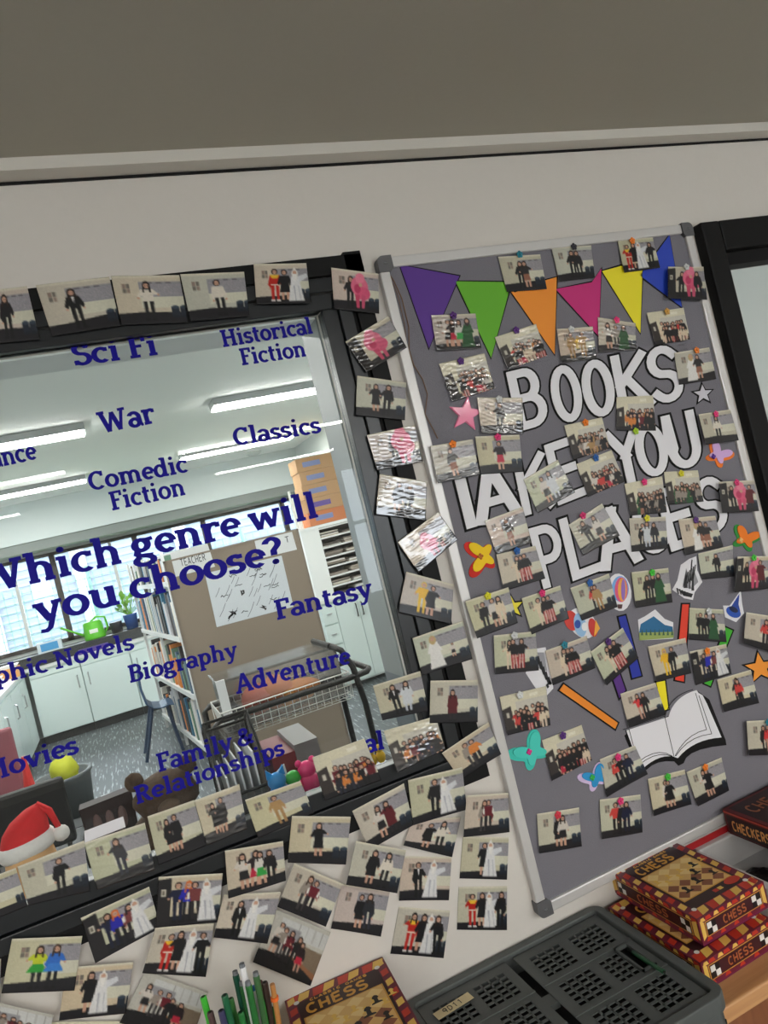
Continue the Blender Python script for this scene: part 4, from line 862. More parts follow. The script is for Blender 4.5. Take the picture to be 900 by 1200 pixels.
P([(865.6,717),(912,724),(910,768),(862,753)],'R','std','e.5 K.66','photo of a red topped pair under the wizard hat at the right edge')
P([(835,795.6),(874,784),(883,822.7),(841.6,833)],'B','std','K.48 e.56','photo of a red topped pair right of the open book')
P([(722,812),(763,799),(775,836),(731,851)],'B','std','q.44 K.54','photo of a leaning pair on the open book left corner')
P([(865.6,843),(908,841),(910,882),(868,882.7)],'R','std','K.48 q.6','photo of a red topped pair at the right picture edge, lower',0,('teal',889,842))
P([(581.5,815.5),(635.5,803),(639.5,848),(590,860)],'B','class','KReKkSc','class photo above the teal butterfly',0,('clear',604,811))
P([(631,866),(677,848),(689,889),(642,913)],'B','class','KReKkSc','class photo right of the teal butterfly',0,('purple',654,858))
P([(698,888),(739,872),(753,905),(705.5,932)],'B','std','e.4 K.52 n.64','photo of a red topped trio at the open book left page',0,('pink',718,883))
P([(625,951.5),(674,944),(677,989),(627,997)],'B','std','k.46 f.56','lowest left photo on the board, black dress with red pin',0,('red',648,950))
P([(698,935),(745.5,929),(748,973),(700,980.5)],'B','std','e.36 K.5 n.62','photo of a red topped trio in the lowest board row',0,('pink',721,934))
P([(754,911),(797,900),(804,940),(760.5,954)],'B','std','f.44 k.54','photo of a posing pair under the open book, green pin',0,('green',776,906))
P([(799,903),(840,886),(849,924.5),(811.6,942.7)],'B','std','f.44 k.52','photo of a posing pair under the open book, orange pin',0,('orange',819.6,895))
levels = []
for i, (quad, zone, kind, ppl, label, gloss, pn, grp) in enumerate(PR):
    lv = 0
    for j in range(i):
        if overlap(quad, PR[j][0]): lv = max(lv, levels[j]+1)
    levels.append(lv)
    base = ZONE[zone]-lv*.0026
    straddle = zone == 'W' and any(True for p in quad if at(*p).z > 1.1)
    if straddle: base = min(base, -.0205-lv*.0026)
    o = photo_mesh('photo_print', quad, base, 100+i, picture(kind, ppl, 7+i), PG if gloss else PM)
    tag(o, label, 'photo', GP[zone])
    if pn:
        pin(pn[1], pn[2]+2, base-.0008, pn[0], (pn[0]+' flower pin on the '+label)[:200] if len((pn[0]+' flower pin on the '+label).split()) <= 16 else ' '.join((pn[0]+' flower pin on the '+label).split()[:16]))
tag(cut('blank_card', None, None, None, [([(99,970),(144,953),(147,965),(100,983)], M['paper white'], 0)], -.0195), 'small blank white card above the dark jacket photo on the pane', 'card')
# ------------------------------------------------------------------ the table and the games
ZT = .69
tb = empty('side_table', (.6, -.17, 0), 'light wooden table top on a brown wood cabinet under the board', 'table')
MB().box((-1.6, -.345, ZT-.032), (2.8, -.002, ZT), WOOD).build('table_top', tb, bevel=.004)
MB().box((-1.6, -.33, 0), (2.8, -.01, ZT-.032), WOODD).build('cabinet_body', tb)
MAR, YEL, RED, DKM, PUR = flat((112,24,34), .4), flat((232,190,92), .4), flat((196,52,30), .4), flat((44,14,18), .4), flat((110,26,66), .4)
GOLD = flat((206,150,60), .4); TAN = flat((222,180,112), .4); BRN = flat((140,84,56), .4); WHT = flat((232,228,224), .4); BLK = flat((22,16,16), .4)
def chess_box(cx, cy, z, w, d, h, rot, label, face_only=False):
    """board game box lying flat: w along the wall, d towards the room"""
    R = Matrix.Rotation(rot, 3, 'Z'); ex = R @ Vector((1, 0, 0)); ey = R @ Vector((0, 1, 0)); ez = Vector((0, 0, 1)); o = Vector((cx, cy, z))
    t = empty('chess_box', o, label, 'board game', 'boxed chess games on the table')
    mb = MB(); fr = (o, ex, ey, ez)
    mb.obox(fr, (-w/2+.002, -d/2+.002, 0), (w/2-.002, d/2-.002, h*.5), PUR); mb.build('tray', t)
    mb = MB(); mb.obox(fr, (-w/2, -d/2, h*.1), (w/2, d/2, h), flat((108,26,50), .4))
    # top art: frame (origin = bottom-left seen from the room)
    ft = (o-ex*(w/2)-ey*(d/2)+ez*h, ex, ey, ez); bo = .028
    n = 4
    for i in range(n):
        a = w*i/n; s = w/n
        for y0, y1 in ((.004, bo), (d-bo, d-.004)):
            poly(mb, ft, [(a+.002, y0), (a+s*.4, y0), (a+s*.55, y1), (a+s*.1, y1)], RED, .0001); poly(mb, ft, [(a+s*.42, y0), (a+s*.86, y0+.004), (a+s*.98, y1), (a+s*.57, y1)], YEL, .0001)
    n = 8
    for i in range(n):
        a = d*i/n; s = d/n
        for x0, x1 in ((.004, .018), (w-.018, w-.004)):
            poly(mb, ft, [(x0, a+s*.15), (x1, a+s*.3), (x1, a+s*.85), (x0, a+s*.7)], YEL if i % 2 else RED, .0002)
    poly(mb, ft, [(.02, bo+.002), (w-.02, bo+.002), (w-.02, d-bo-.002), (.02, d-bo-.002)], DKM, .0003)
    bx0, bx1, by0, by1 = .028, w-.028, bo+.034, d-bo-.056
    poly(mb, ft, [(bx0-.003, by0-.003), (bx1+.003, by0-.003), (bx1+.003, by1+.003), (bx0-.003, by1+.003)], GOLD, .0006); poly(mb, ft, [(bx0, by0), (bx1, by0), (bx1, by1), (bx0, by1)], TAN, .0009)
    N = 4; sx = (bx1-bx0)/N; sy = (by1-by0)/N
    for i in range(N):
        for j in range(N):
            cx_, cy_ = bx0+(i+.5)*sx, by0+(j+.5)*sy
            poly(mb, ft, [(cx_-sx*.48, cy_), (cx_, cy_-sy*.48), (cx_+sx*.48, cy_), (cx_, cy_+sy*.48)], BRN if j < 2 else flat((236,206,140), .4), .0012)
    rnd = random.Random(5)
    def piece(px_, py_, s, m, lift):
        pts = [(-.5,0),(.5,0),(.42,.2),(.18,.3),(.16,.8),(.3,.95),(.2,1.25),(0,1.4),(-.2,1.25),(-.3,.95),(-.16,.8),(-.18,.3),(-.42,.2)]
        poly(mb, ft, [(px_+x*s, py_+y*s*.8) for x, y in pts], m, lift)
    for i in range(9): piece(bx0+sx*(.3+i*.5), by1-sy*(1.35+(i % 2)*.55), sx*.46, YEL, .0015)
    for px_, py_, s in ((.25, .12, .5), (.55, .2, .52), (.72, .42, .5), (.86, .62, .44), (.9, .2, .4)): piece(bx0+(bx1-bx0)*px_, by0+(by1-by0)*py_, sx*s*1.35, BLK, .0018)
    sans_text(mb, (ft[0]+ex*.034+ey*(d-bo-.045), ex, ey, ez), 'CHESS', w-.085, .026, GOLD, lift=.0006, hx=.13, hy=.11)
    sans_text(mb, (ft[0]+ex*.045+ey*(d-bo-.0105), ex, ey, ez), 'CLASSIC GAMES', w-.09, .006, GOLD, lift=.0006, hx=.12, hy=.11)
    for x, y in ((.02, bo), (w-.02, bo), (.02, d-bo), (w-.02, d-bo)): poly(mb, ft, [(x+.0055*math.cos(q*.524), y+.0055*math.sin(q*.524)) for q in range(12)], WHT, .0009)
    poly(mb, ft, [(w*.5, bo+.012), (w*.56, bo+.012), (w*.56, bo+.022), (w*.5, bo+.022)], RED, .0006); poly(mb, ft, [(w*.57, bo+.012), (w*.63, bo+.012), (w*.63, bo+.022), (w*.57, bo+.022)], YEL, .0006)
    poly(mb, ft, [(w*.8+.02*math.cos(q*.4), bo+.02+.012*math.sin(q*.4)) for q in range(16)], RED, .0008)
    # sides: front (towards the room) and left
    for fs_, L in (((o-ex*(w/2)-ey*(d/2), ex, ez, -ey), w), ((o-ex*(w/2)+ey*(d/2), -ey, ez, -ex), d)):
        n = 5 if L < .22 else 7
        for i in range(n):
            a = L*i/n; s = L/n
            poly(mb, fs_, [(a+.1*s, h*.84), (a+s*.5, h*.84), (a+s*.4, h*.97), (a+s*.2, h*.97)], YEL, .0001); poly(mb, fs_, [(a+.5*s, h*.84), (a+s*.95, h*.84), (a+s*.85, h*.97), (a+s*.55, h*.97)], RED, .0001)
            poly(mb, fs_, [(a+.3*s, h*.12), (a+s*.7, h*.12), (a+s*.6, h*.24), (a+s*.4, h*.24)], RED, .0001)
        poly(mb, fs_, [(L*.02, h*.2), (L*.07, h*.3), (L*.07, h*.8), (L*.02, h*.9)], YEL, .0002); poly(mb, fs_, [(L*.98, h*.2), (L*.93, h*.3), (L*.93, h*.8), (L*.98, h*.9)], YEL, .0002)
        poly(mb, fs_, [(L*.08, h*.26), (L*.92, h*.26), (L*.92, h*.8), (L*.08, h*.8)], GOLD, .0003); poly(mb, fs_, [(L*.09, h*.29), (L*.91, h*.29), (L*.91, h*.77), (L*.09, h*.77)], flat((64,18,26), .4), .0006)
        for x in (L*.1, L*.9-h*.42):
            for i in range(2):
                for j in range(2):
                    k = h*.21; poly(mb, fs_, [(x+i*k, h*.31+j*k), (x+i*k+k, h*.31+j*k), (x+i*k+k, h*.31+j*k+k), (x+i*k, h*.31+j*k+k)], WHT if (i+j) % 2 else BLK, .0009)
        sans_text(mb, (fs_[0]+fs_[1]*(L*.33)+fs_[2]*(h*.4), fs_[1], fs_[2], fs_[3]), 'CHESS', L*.34, h*.26, flat((170,92,50), .4), lift=.0009, hx=.12, hy=.1)
    mb.build('lid', t)
    return t
chess_box(.996, -.128, ZT+.057, .186, .272, .056, .02, 'upper red chess box of the stack under the board')
chess_box(.962, -.156, ZT, .2, .272, .056, .03, 'lower red chess box under the other one, beside the grey crate')
for k, (dx, lab) in enumerate(((.012, 'bottom red chess box of the stack beside the pens'), (.006, 'middle red chess box of the stack beside the pens'), (0, 'top red chess box of the stack beside the pens, lid cut by the picture bottom'))):
    chess_box(.217+dx, -.138, ZT+k*.0585, .206, .27, .0575, -.03-.02*k, lab)
# white organiser tray with checkers box on it
def tray():
    t = empty('storage_tray', (1.3, -.17, ZT), 'pale grey open storage tray behind the chess boxes', 'storage tray')
    m = flat((206,204,204), .45); x0, x1, y0, y1, z1, th = 1.118, 1.62, -.335, -.022, ZT+.075, .006
    mb = MB(); mb.box((x0, y0, ZT), (x1, y1, ZT+.006), m)
    for a, c in (((x0, y0, ZT), (x0+th, y1, z1)), ((x1-th, y0, ZT), (x1, y1, z1)), ((x0, y0, ZT), (x1, y0+th, z1)), ((x0, y1-th, ZT), (x1, y1, z1))): mb.box(a, c, m)
    mb.build('body', t)
    mb = MB()
    for a, c in (((x0-.006, y0-.006, z1), (x0+.014, y1+.006, z1+.008)), ((x1-.014, y0-.006, z1), (x1+.006, y1+.006, z1+.008)), ((x0, y0-.006, z1), (x1, y0+.014, z1+.008)), ((x0, y1-.014, z1), (x1, y1+.006, z1+.008))): mb.box(a, c, m)
    mb.build('rim', t, bevel=.003)
    mb = MB(); mb.blob((1.21, -.12, ZT+.02), (.035, .03, .014), BLK, 10, 6, rough=.3, seed=3); mb.blob((1.25, -.15, ZT+.02), (.03, .025, .012), BLK, 10, 6, rough=.3, seed=4)
    tag(mb.build('black_cloth'), 'crumpled black cloth lying inside the pale storage tray', 'cloth')
tray()
def checkers():
    z0 = ZT+.0835; p = level(849, 983, z0); o = Vector((1.232, -.03, z0)); w, d, h = .27, .29, .062
    ex, ey, ez = Vector((1, 0, 0)), Vector((0, 1, 0)), Vector((0, 0, 1)); fr = (o, ex, ey, ez)
    t = empty('checkers_box', o, 'dark red checkers game box resting on the pale tray at the right edge', 'board game')
    MB().obox(fr, (.002, -d+.002, 0), (w-.002, -.002, h*.5), DKM).build('tray', t)
    mb = MB(); mb.obox(fr, (0, -d, .004), (w, 0, h), flat((96,22,24), .4))
    ft = (o+ez*h-ey*d, ex, ey, ez); poly(mb, ft, [(.01, d*.55), (w-.01, d*.6), (w-.01, d-.008), (.01, d-.008)], flat((40,18,18), .4), .0001)
    sans_text(mb, (ft[0]+ex*.03+ey*(d-.07), ex, ey, ez), 'CHECKERS', w-.06, .035, flat((150,90,60), .4), lift=.0004, hx=.1, hy=.08)
    for i in range(3):
        for j in range(4): poly(mb, ft, [(.09+i*.025, .06+j*.025), (.115+i*.025, .06+j*.025), (.115+i*.025, .085+j*.025), (.09+i*.025, .085+j*.025)], WHT if (i+j) % 2 else BLK, .0006)
    fl_ = (o, -ey, ez, -ex); poly(mb, fl_, [(.006, .006), (d*.62, .006), (d*.58, h-.012), (.006, h-.012)], flat((40,16,18), .4), .0001)
    poly(mb, fl_, [(0, h-.008), (d, h-.008), (d, h-.004), (0, h-.004)], flat((196,70,54), .4), .0002)
    sans_text(mb, (fl_[0]+fl_[1]*.02+fl_[2]*.016, fl_[1], fl_[2], fl_[3]), 'CHECKERS', .11, .022, flat((226,160,90), .4), lift=.0004, hx=.13, hy=.1)
    c0 = .15
    for i in range(4):
        for j in range(3):
            a = .35; f = lambda x, y: (c0+x*math.cos(a)*.016-y*math.sin(a)*.016, .006+x*math.sin(a)*.016+y*math.cos(a)*.013)
            poly(mb, fl_, [f(i, j), f(i+1, j), f(i+1, j+1), f(i, j+1)], WHT if (i+j) % 2 else BLK, .0004)
    mb.build('lid', t)
checkers()
mb = MB().box((1.0, -.0215, ZT), (1.3, -.0035, ZT+.098), flat((176,34,40), .4)); mb.box((1.003, -.019, ZT+.098), (1.297, -.006, ZT+.0985), WHT)
tag(mb.build('red_folder'), 'red edged folder standing against the wall behind the tray', 'folder')
# folded grey crate
def crate():
    z0, z1 = ZT, .757; x0, x1, y0, y1 = .343, .842, -.392, -.006; m = M['crate']
    t = empty('folding_crate', ((x0+x1)/2, (y0+y1)/2, z0), 'folded grey plastic crate lying on the table below the photos', 'crate')
    def rr(xa, xb, ya, yb, r, n=5):
        P = []
        for cx, cy, a in ((xb-r, yb-r, 0), (xa+r, yb-r, 90), (xa+r, ya+r, 180), (xb-r, ya+r, 270)):
            P += [(cx+r*math.cos(math.radians(a+90*i/n)), cy+r*math.sin(math.radians(a+90*i/n))) for i in range(n+1)]
        return P
    def frame(xa, xb, ya, yb, r, wd, za, zb, name):
        o_ = rr(xa, xb, ya, yb, r); i_ = rr(xa+wd, xb-wd, ya+wd, yb-wd, max(.004, r-wd)); n = len(o_)
        vs = [(x, y, zb) for x, y in o_]+[(x, y, zb) for x, y in i_]+[(x, y, za) for x, y in o_]+[(x, y, za) for x, y in i_]; fs = []
        for i in range(n):
            j = (i+1) % n; fs += [(i, j, j+n, i+n), (i+2*n, j+2*n, j, i), (i+n, j+n, j+3*n, i+3*n), (i+3*n, j+3*n, j+2*n, i+2*n)]
        return MB().add(vs, fs, m).build(name, t, bevel=.0025)
    frame(x0, x1, y0, y1, .03, .02, z1-.03, z1, 'rim')
    frame(x0+.006, x1-.006, y0+.006, y1-.006, .026, .012, z0, z1-.03, 'body')
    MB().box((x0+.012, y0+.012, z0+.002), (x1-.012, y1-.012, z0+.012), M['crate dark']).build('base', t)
    def panel(xa, xb, slot):
        ya, yb, zt = y0+.024, y1-.024, z1-.008; mb = MB()
        W, H = xb-xa, yb-ya; solid = []
        cols = [(.1, .46), (.55, .91)]; rows = [(.05, .29), (.37, .61), (.69, .93)]
        groups = [(cols[c], rows[r]) for c in range(2) for r in range(3)]
        th = .0025
        def bx(u0, u1, v0, v1): mb.box((xa+u0*W, ya+v0*H, zt-th), (xa+u1*W, ya+v1*H, zt), m)
        vs = [0]+[v for r in rows for v in r]+[1]
        for k in range(0, len(vs), 2): bx(0, 1, vs[k], vs[k+1])
        for ri, (v0, v1) in enumerate(rows):
            edges = [0, cols[0][0], cols[0][1], cols[1][0], cols[1][1], 1]
            bx(0, cols[0][0], v0, v1); bx(cols[0][1], cols[1][0], v0, v1); bx(cols[1][1], 1, v0, v1)
            for ci, (u0, u1) in enumerate(cols):
                if slot and ci == 1 and ri == 1: u1s = u0+(u1-u0)*.62
                else: u1s = u1
                nx_, ny_ = (3 if u1s < u1 else 4), 5; cw, chh = (u1s-u0)/nx_, (v1-v0)/ny_
                for i in range(nx_+1): bx(u0+i*cw-.1*cw if i else u0, min(u1s, u0+i*cw+.12*cw), v0, v1)
                for j in range(ny_+1): bx(u0, u1s, max(v0, v0+j*chh-.16*chh), min(v1, v0+j*chh+.16*chh))
        if slot:
            u0, u1 = cols[1][0]+(cols[1][1]-cols[1][0])*.68, cols[1][1]
            mb2 = MB(); a, c = xa+u0*W, xa+u1*W; v0, v1 = rows[1]
            for q in (((a-.004, ya+v0*H-.004, zt), (a, ya+v1*H+.004, zt+.005)), ((c, ya+v0*H-.004, zt), (c+.004, ya+v1*H+.004, zt+.005)), ((a-.004, ya+v1*H, zt), (c+.004, ya+v1*H+.004, zt+.005)), ((a-.004, ya+v0*H-.004, zt), (c+.004, ya+v0*H, zt+.005))): mb2.box(*q, m)
            mb2.build('hand_slot', t)
        for v in (.33, .65): mb.box((xa, ya+v*H-.003, zt), (xb, ya+v*H+.003, zt+.002), m)
        mb.build('folded_panel', t)
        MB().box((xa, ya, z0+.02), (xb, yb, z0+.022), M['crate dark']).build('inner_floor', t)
    panel(x0+.024, .578, False); panel(.598, x1-.024, True)
    mb = MB(); mb.box((.575, -.2, z1-.022), (.601, -.17, z1-.01), m); mb.build('latch', t)
    p = level(522, 1187, z1-.0078); ex = Vector((.97, .1, 0)).normalized(); ey = Vector((-ex.y, ex.x, 0)); fr = (Vector((p.x-.02, p.y-.012, z1-.006)), ex, ey, Vector((0, 0, 1)))
    mb = MB(); poly(mb, fr, [(0, 0), (.085, 0), (.085, .024), (0, .024)], flat((214,198,156), .7), 0, .0004)
    sans_text(mb, (fr[0]+ex*.018+ey*.006, ex, ey, fr[3]), '9D11', .045, .013, BLK, lift=.0005, hx=.08, hy=.06); mb.build('tape_label', t)
    a = level(742, 1116, z1-.012); c = level(778, 1139, z1+.004)
    mb = MB().tube([a, a.lerp(c, .5), c], [.004, .0045, .0045], flat((30,84,52), .4), 10); mb.tube([c, c+(c-a).normalized()*.002], .003, BLK, 8)
    tag(mb.build('green_marker'), 'dark green marker poking out of the grey crate hand slot', 'pen')
crate()
# pens in a cup
cup = empty('pen_cup', (.02, -.15, ZT), 'dark pen cup full of green markers at the picture bottom', 'pen cup')
MB().lathe((.025, -.15, ZT), [(.045, 0), (.052, .1), (.054, .12), (.05, .12), (.044, .01)], flat((46,50,54), .5), 24).build('body', cup, smooth=True)
GRS = [(34,120,56), (26,84,50), (48,150,60), (30,104,70), (60,140,70)]
pens = [(238,1168,(70,200,60),'bright green felt pen at the left of the cup'), (246,1186,(92,70,70),'brown grey pen beside the bright green pen'), (263,1166,(24,96,60),'dark green pen leaning in the cup left half'), (276,1142,(16,82,60),'tall dark green pen near the white pen'), (284,1133,(236,236,238),'tall white pen with grey end in the cup'),
  (270,1170,(76,150,76),'pale green pen behind the tall dark green pen'), (284,1154,(30,100,44),'green pen in front of the tall white pen'), (291,1154,(38,112,50),'green pen right of the tall white pen'), (297,1160,(226,236,240),'white pen with blue cap in the cup middle'), (300,1143,(60,104,58),'olive green pen right of the white pens'), (304,1150,(104,40,44),'maroon pen in the cup right half'),
  (310,1151,(70,52,44),'brown pen beside the maroon pen'), (319,1153,(190,130,70),'wooden pencil with orange ring at the cup right'), (300,1182,(48,140,60),'short green pen in front of the blue capped pen'), (306,1172,(44,130,56),'green pen at the front right of the cup'), (313,1176,(40,124,52),'green pen below the orange ring'), (322,1180,(34,112,46),'green pen at the cup right rim'),
  (259,1184,(60,60,96),'navy pen with purple cap low in the cup'), (268,1190,(40,128,60),'short green pen at the front of the cup'), (282,1186,(34,118,52),'green pen beside the orange pen end')]
for k, (px, py, c, lab) in enumerate(pens):
    yy = -.12-.05*((k*7) % 5)/4
    tip = at(px, py, yy); base = Vector((.028+(tip.x-.035)*.75, -.152+(yy+.145)*.6, ZT+.015)); d = (tip-base).normalized()
    r = .0058 if 'pencil' not in lab else .0046
    t = empty('pen', base, lab, 'pen', 'pens in the cup')
    MB().tube([base, tip-d*.002, tip], [r, r, r*.86], flat(c, .4), 10).build('barrel', t)
    if 'white' in lab: MB().tube([tip-d*.0, tip+d*.006], [r*.9, r*.8], flat((40,130,200) if 'blue' in lab else (120,124,130), .4), 10).build('cap', t)
    elif 'orange' in lab and 'pencil' in lab: MB().tube([tip-d*.028, tip-d*.022], r*1.5, flat((240,110,40), .4), 10).build('ring', t)
    else: MB().tube([tip, tip+d*.0008], r*.55, flat(tuple(int(x*.35) for x in c), .6), 8).build('end_plug', t)
# ------------------------------------------------------------------ far room furniture
WL = M['white laminate']; DG = flat((48,52,54), .5)
def far_cabinets():
    for i, (a, c, lab) in enumerate(((-1.14, -.565, 'white far cabinet under the Graphic Novels words'), (-.56, .015, 'white far cabinet below the green watering can'), (.02, .6, 'white far cabinet below the potted plants, beside the bookshelf'))):
        t = empty('base_cabinet', ((a+c)/2, 8.6, 0), lab, 'cabinet', 'white cabinets along the far wall')
        MB().box((a, 8.36, .1), (c, 8.94, .9), WL).build('body', t); MB().box((a, 8.4, 0), (c, 8.9, .1), DG).build('plinth', t)
        d = MB().box((a+.006, 8.335, .11), (c-.006, 8.36, .8), WL).build('door', t)
        MB().box((a+.006, 8.34, .812), (c-.006, 8.36, .9), WL).build('drawer', t)
        hx = c-.06 if i == 0 else a+.06
        MB().tube([(hx, 8.335, .56), (hx, 8.31, .57), (hx, 8.31, .7), (hx, 8.335, .71)], .007, M['steel'], 6).build('handle', d)
    tag(MB().box((-2.4, 8.32, .9), (.62, 8.94, .935), flat((216,220,220), .3)).build('worktop'), 'pale worktop on the far white cabinets', 'worktop')
    tag(MB().box((-2.4, 8.5, .935), (1.4, 8.94, 1.06), DG).build('window_ledge'), 'dark grey ledge under the far windows', 'ledge')
far_cabinets()
def watering_can():
    m = flat((92,190,40), .35); c = Vector((-.33, 8.68, 1.06)); t = empty('watering_can', c, 'bright green watering can on the far window ledge', 'watering can')
    MB().lathe(c, [(.13, 0), (.13, .02), (.115, .2), (.1, .225), (.07, .225)], m, 20).build('body', t, smooth=True)
    MB().tube([c+Vector((-.11, 0, .06)), c+Vector((-.24, 0, .15)), c+Vector((-.37, 0, .24))], [.022, .012, .015], m, 10).build('spout', t, smooth=True)
    MB().tube([c+Vector((-.02, 0, .22)), c+Vector((.06, 0, .27)), c+Vector((.16, 0, .24)), c+Vector((.17, 0, .1)), c+Vector((.12, 0, .04))], .013, m, 8).build('handle', t, smooth=True)
    MB().box(c+Vector((-.05, -.128, .08)), c+Vector((.05, -.11, .13)), flat((230,236,226), .5)).build('label', t)
watering_can()
b = MB().lathe((-.06, 8.68, 1.06), [(.065, 0), (.078, .13), (.08, .14), (.065, .14)], flat((56,58,62), .5), 18); tag(b.build('flower_pot', smooth=True), 'empty dark grey pot right of the watering can', 'pot', 'pots on the far ledge')
def plant():
    c = Vector((.13, 8.68, 1.06)); t = empty('potted_plant', c, 'blue pot with a leafy green plant on the far ledge', 'plant', 'pots on the far ledge')
    MB().lathe(c, [(.07, 0), (.088, .18), (.092, .19), (.08, .19)], flat((48,86,150), .4), 18).build('pot', t, smooth=True)
    r = random.Random(2); mb = MB(); lm = mat('plant leaf', (120, 178, 60), .6)
    for i in range(34):
        a = r.uniform(0, 6.28); el = r.uniform(.3, 1.4); L = r.uniform(.12, .26); d = Vector((math.cos(a)*math.cos(el), math.sin(a)*math.cos(el), math.sin(el)))
        p = c+Vector((0, 0, .18))+d*L; s = d.cross(Vector((0, 0, 1))); s = s.normalized() if s.length > .01 else Vector((1, 0, 0)); q = p+d*.09
        mb.prism([p, p+d*.045+s*.03, q, p+d*.045-s*.03], s.cross(d)*.002, lm)
        mb.tube([c+Vector((0, 0, .17)), p], .003, lm, 4)
    mb.build('foliage', t)
plant()
b = MB().lathe((.42, 8.68, 1.06), [(.06, 0), (.085, .12), (.09, .12), (.09, .15), (.075, .15)], flat((190,116,84), .7), 18); tag(b.build('flower_pot', smooth=True), 'empty terracotta pot on the far ledge near the bookshelf', 'pot', 'pots on the far ledge')
t = empty('tissue_box', (-.9, 8.62, 1.06), 'pale blue tissue box left of the watering can', 'tissue box'); MB().box((-1.0, 8.55, 1.06), (-.72, 8.7, 1.19), flat((206,218,226), .6)).build('carton', t); MB().lathe((-.86, 8.625, 1.19), [(.07, 0), (.07, .004)], flat((80,150,200), .6), 16).build('opening', t); MB().box((-.96, 8.545, 1.08), (-.76, 8.55, 1.17), flat((70,150,206), .6)).build('label', t)
tag(MB().box((-.55, 8.34, .935), (-.2, 8.47, .99), flat((84,60,150), .5)).build('purple_packet'), 'purple packet lying on the far worktop', 'packet')
tag(MB().box((-1.0, 8.4, .935), (-.75, 8.49, .975), flat((40,42,44), .5)).build('black_tray'), 'small black tray on the far worktop left', 'tray')
def side_cabinet():
    t = empty('side_cabinet', (-1.5, 7.4, 0), 'white cabinet along the far left wall with a chrome handle', 'cabinet')
    MB().box((-2.3, 6.2, .08), (-1.2, 8.32, .9), WL).build('body', t)
    for y0, y1 in ((6.22, 6.95), (6.97, 7.65), (7.67, 8.3)):
        d = MB().box((-1.2, y0, .1), (-1.18, y1, .86), WL).build('door', t); MB().tube([(-1.18, y0+.08, .58), (-1.155, y0+.08, .59), (-1.155, y0+.08, .72), (-1.18, y0+.08, .73)], .008, M['steel'], 6).build('handle', d)
    MB().box((-2.32, 6.18, .9), (-1.17, 8.32, .935), flat((222,226,226), .3)).build('worktop', t)
side_cabinet()
r = random.Random(8)
for i, (x, y, z, c, lab) in enumerate(((-1.36, 7.4, .935, (196,204,212), 'stack of pale papers on the far left cabinet'), (-1.5, 6.7, .935, (150,176,200), 'blue grey document tray on the far left cabinet'), (-1.24, 7.9, .935, (220,160,96), 'orange brown folder box at the far cabinet corner'), (-1.62, 6.35, .935, (226,230,234), 'white paper tray nearest on the far left cabinet'))):
    t = empty('document_tray', (x, y, z), lab, 'document tray', 'paper trays on the far left cabinet'); MB().box((x-.14, y-.12, z), (x+.08, y+.12, z+.05+.03*i), flat(c, .6)).build('tray', t)
    for k in range(3): MB().box((x-.13+k*.012, y-.1, z+.052+.03*i+k*.012), (x+.06+k*.01, y+.1, z+.06+.03*i+k*.012), flat((238,240,240), .7)).build('paper', t)
def bookshelf():
    A = Vector((.425, 4.95, 0)); Bq = Vector((.2, 7.15, 0)); e = (Bq-A); L = e.length; e.normalize(); nrm = Vector((e.y, -e.x, 0)); up = Vector((0, 0, 1)); sm = flat((218,220,220), .4)
    fr = (A, e, nrm, up)                              # along, into the shelf, up
    t = empty('bookshelf', (.3, 6.1, 0), 'white metal bookshelf running away beside the brown partition', 'bookshelf')
    for u in (0, L/2, L):
        mb = MB()
        for v in (0, .22): mb.obox(fr, (u-.012, v, 0), (u+.012, v+.025, 1.86), sm)
        mb.build('upright', t)
    levels_ = (.16, .62, 1.12, 1.6)
    for z in levels_:
        mb = MB(); mb.obox(fr, (0, .0, z-.012), (L, .25, z), sm); mb.obox(fr, (0, -.012, z-.03), (L, 0, z+.012), sm); mb.build('shelf', t)
    MB().obox(fr, (0, .245, .1), (L, .25, 1.86), sm).build('back_panel', t)
    pal = [((70,96,120),'slate blue'), ((226,222,212),'cream'), ((44,46,50),'black'), ((176,172,166),'grey'), ((216,130,56),'orange'), ((96,130,110),'sage green'), ((200,200,204),'pale grey'), ((50,110,140),'teal blue'), ((60,56,58),'charcoal')]
    nm = {.16: 'lowest', .62: 'second lowest', 1.12: 'upper', 1.6: 'top'}
    for z in levels_:
        u = .03
        while u < L-.1:
            wd = r.uniform(.04, .09); hh = r.uniform(.24, .4) if z < 1.5 else r.uniform(.16, .25); c, cn = r.choice(pal)
            if abs(u-L/2) < .06: u += .08; continue
            o = MB().obox(fr, (u, .01+r.uniform(0, .02), z+.001), (u+wd*.9, .2, z+hh), flat(c, .6)).build('book'); tag(o, '%s book on the %s shelf of the white metal bookshelf' % (cn, nm[z]), 'book', 'books on the white metal bookshelf')
            u += wd
    return t
bookshelf()
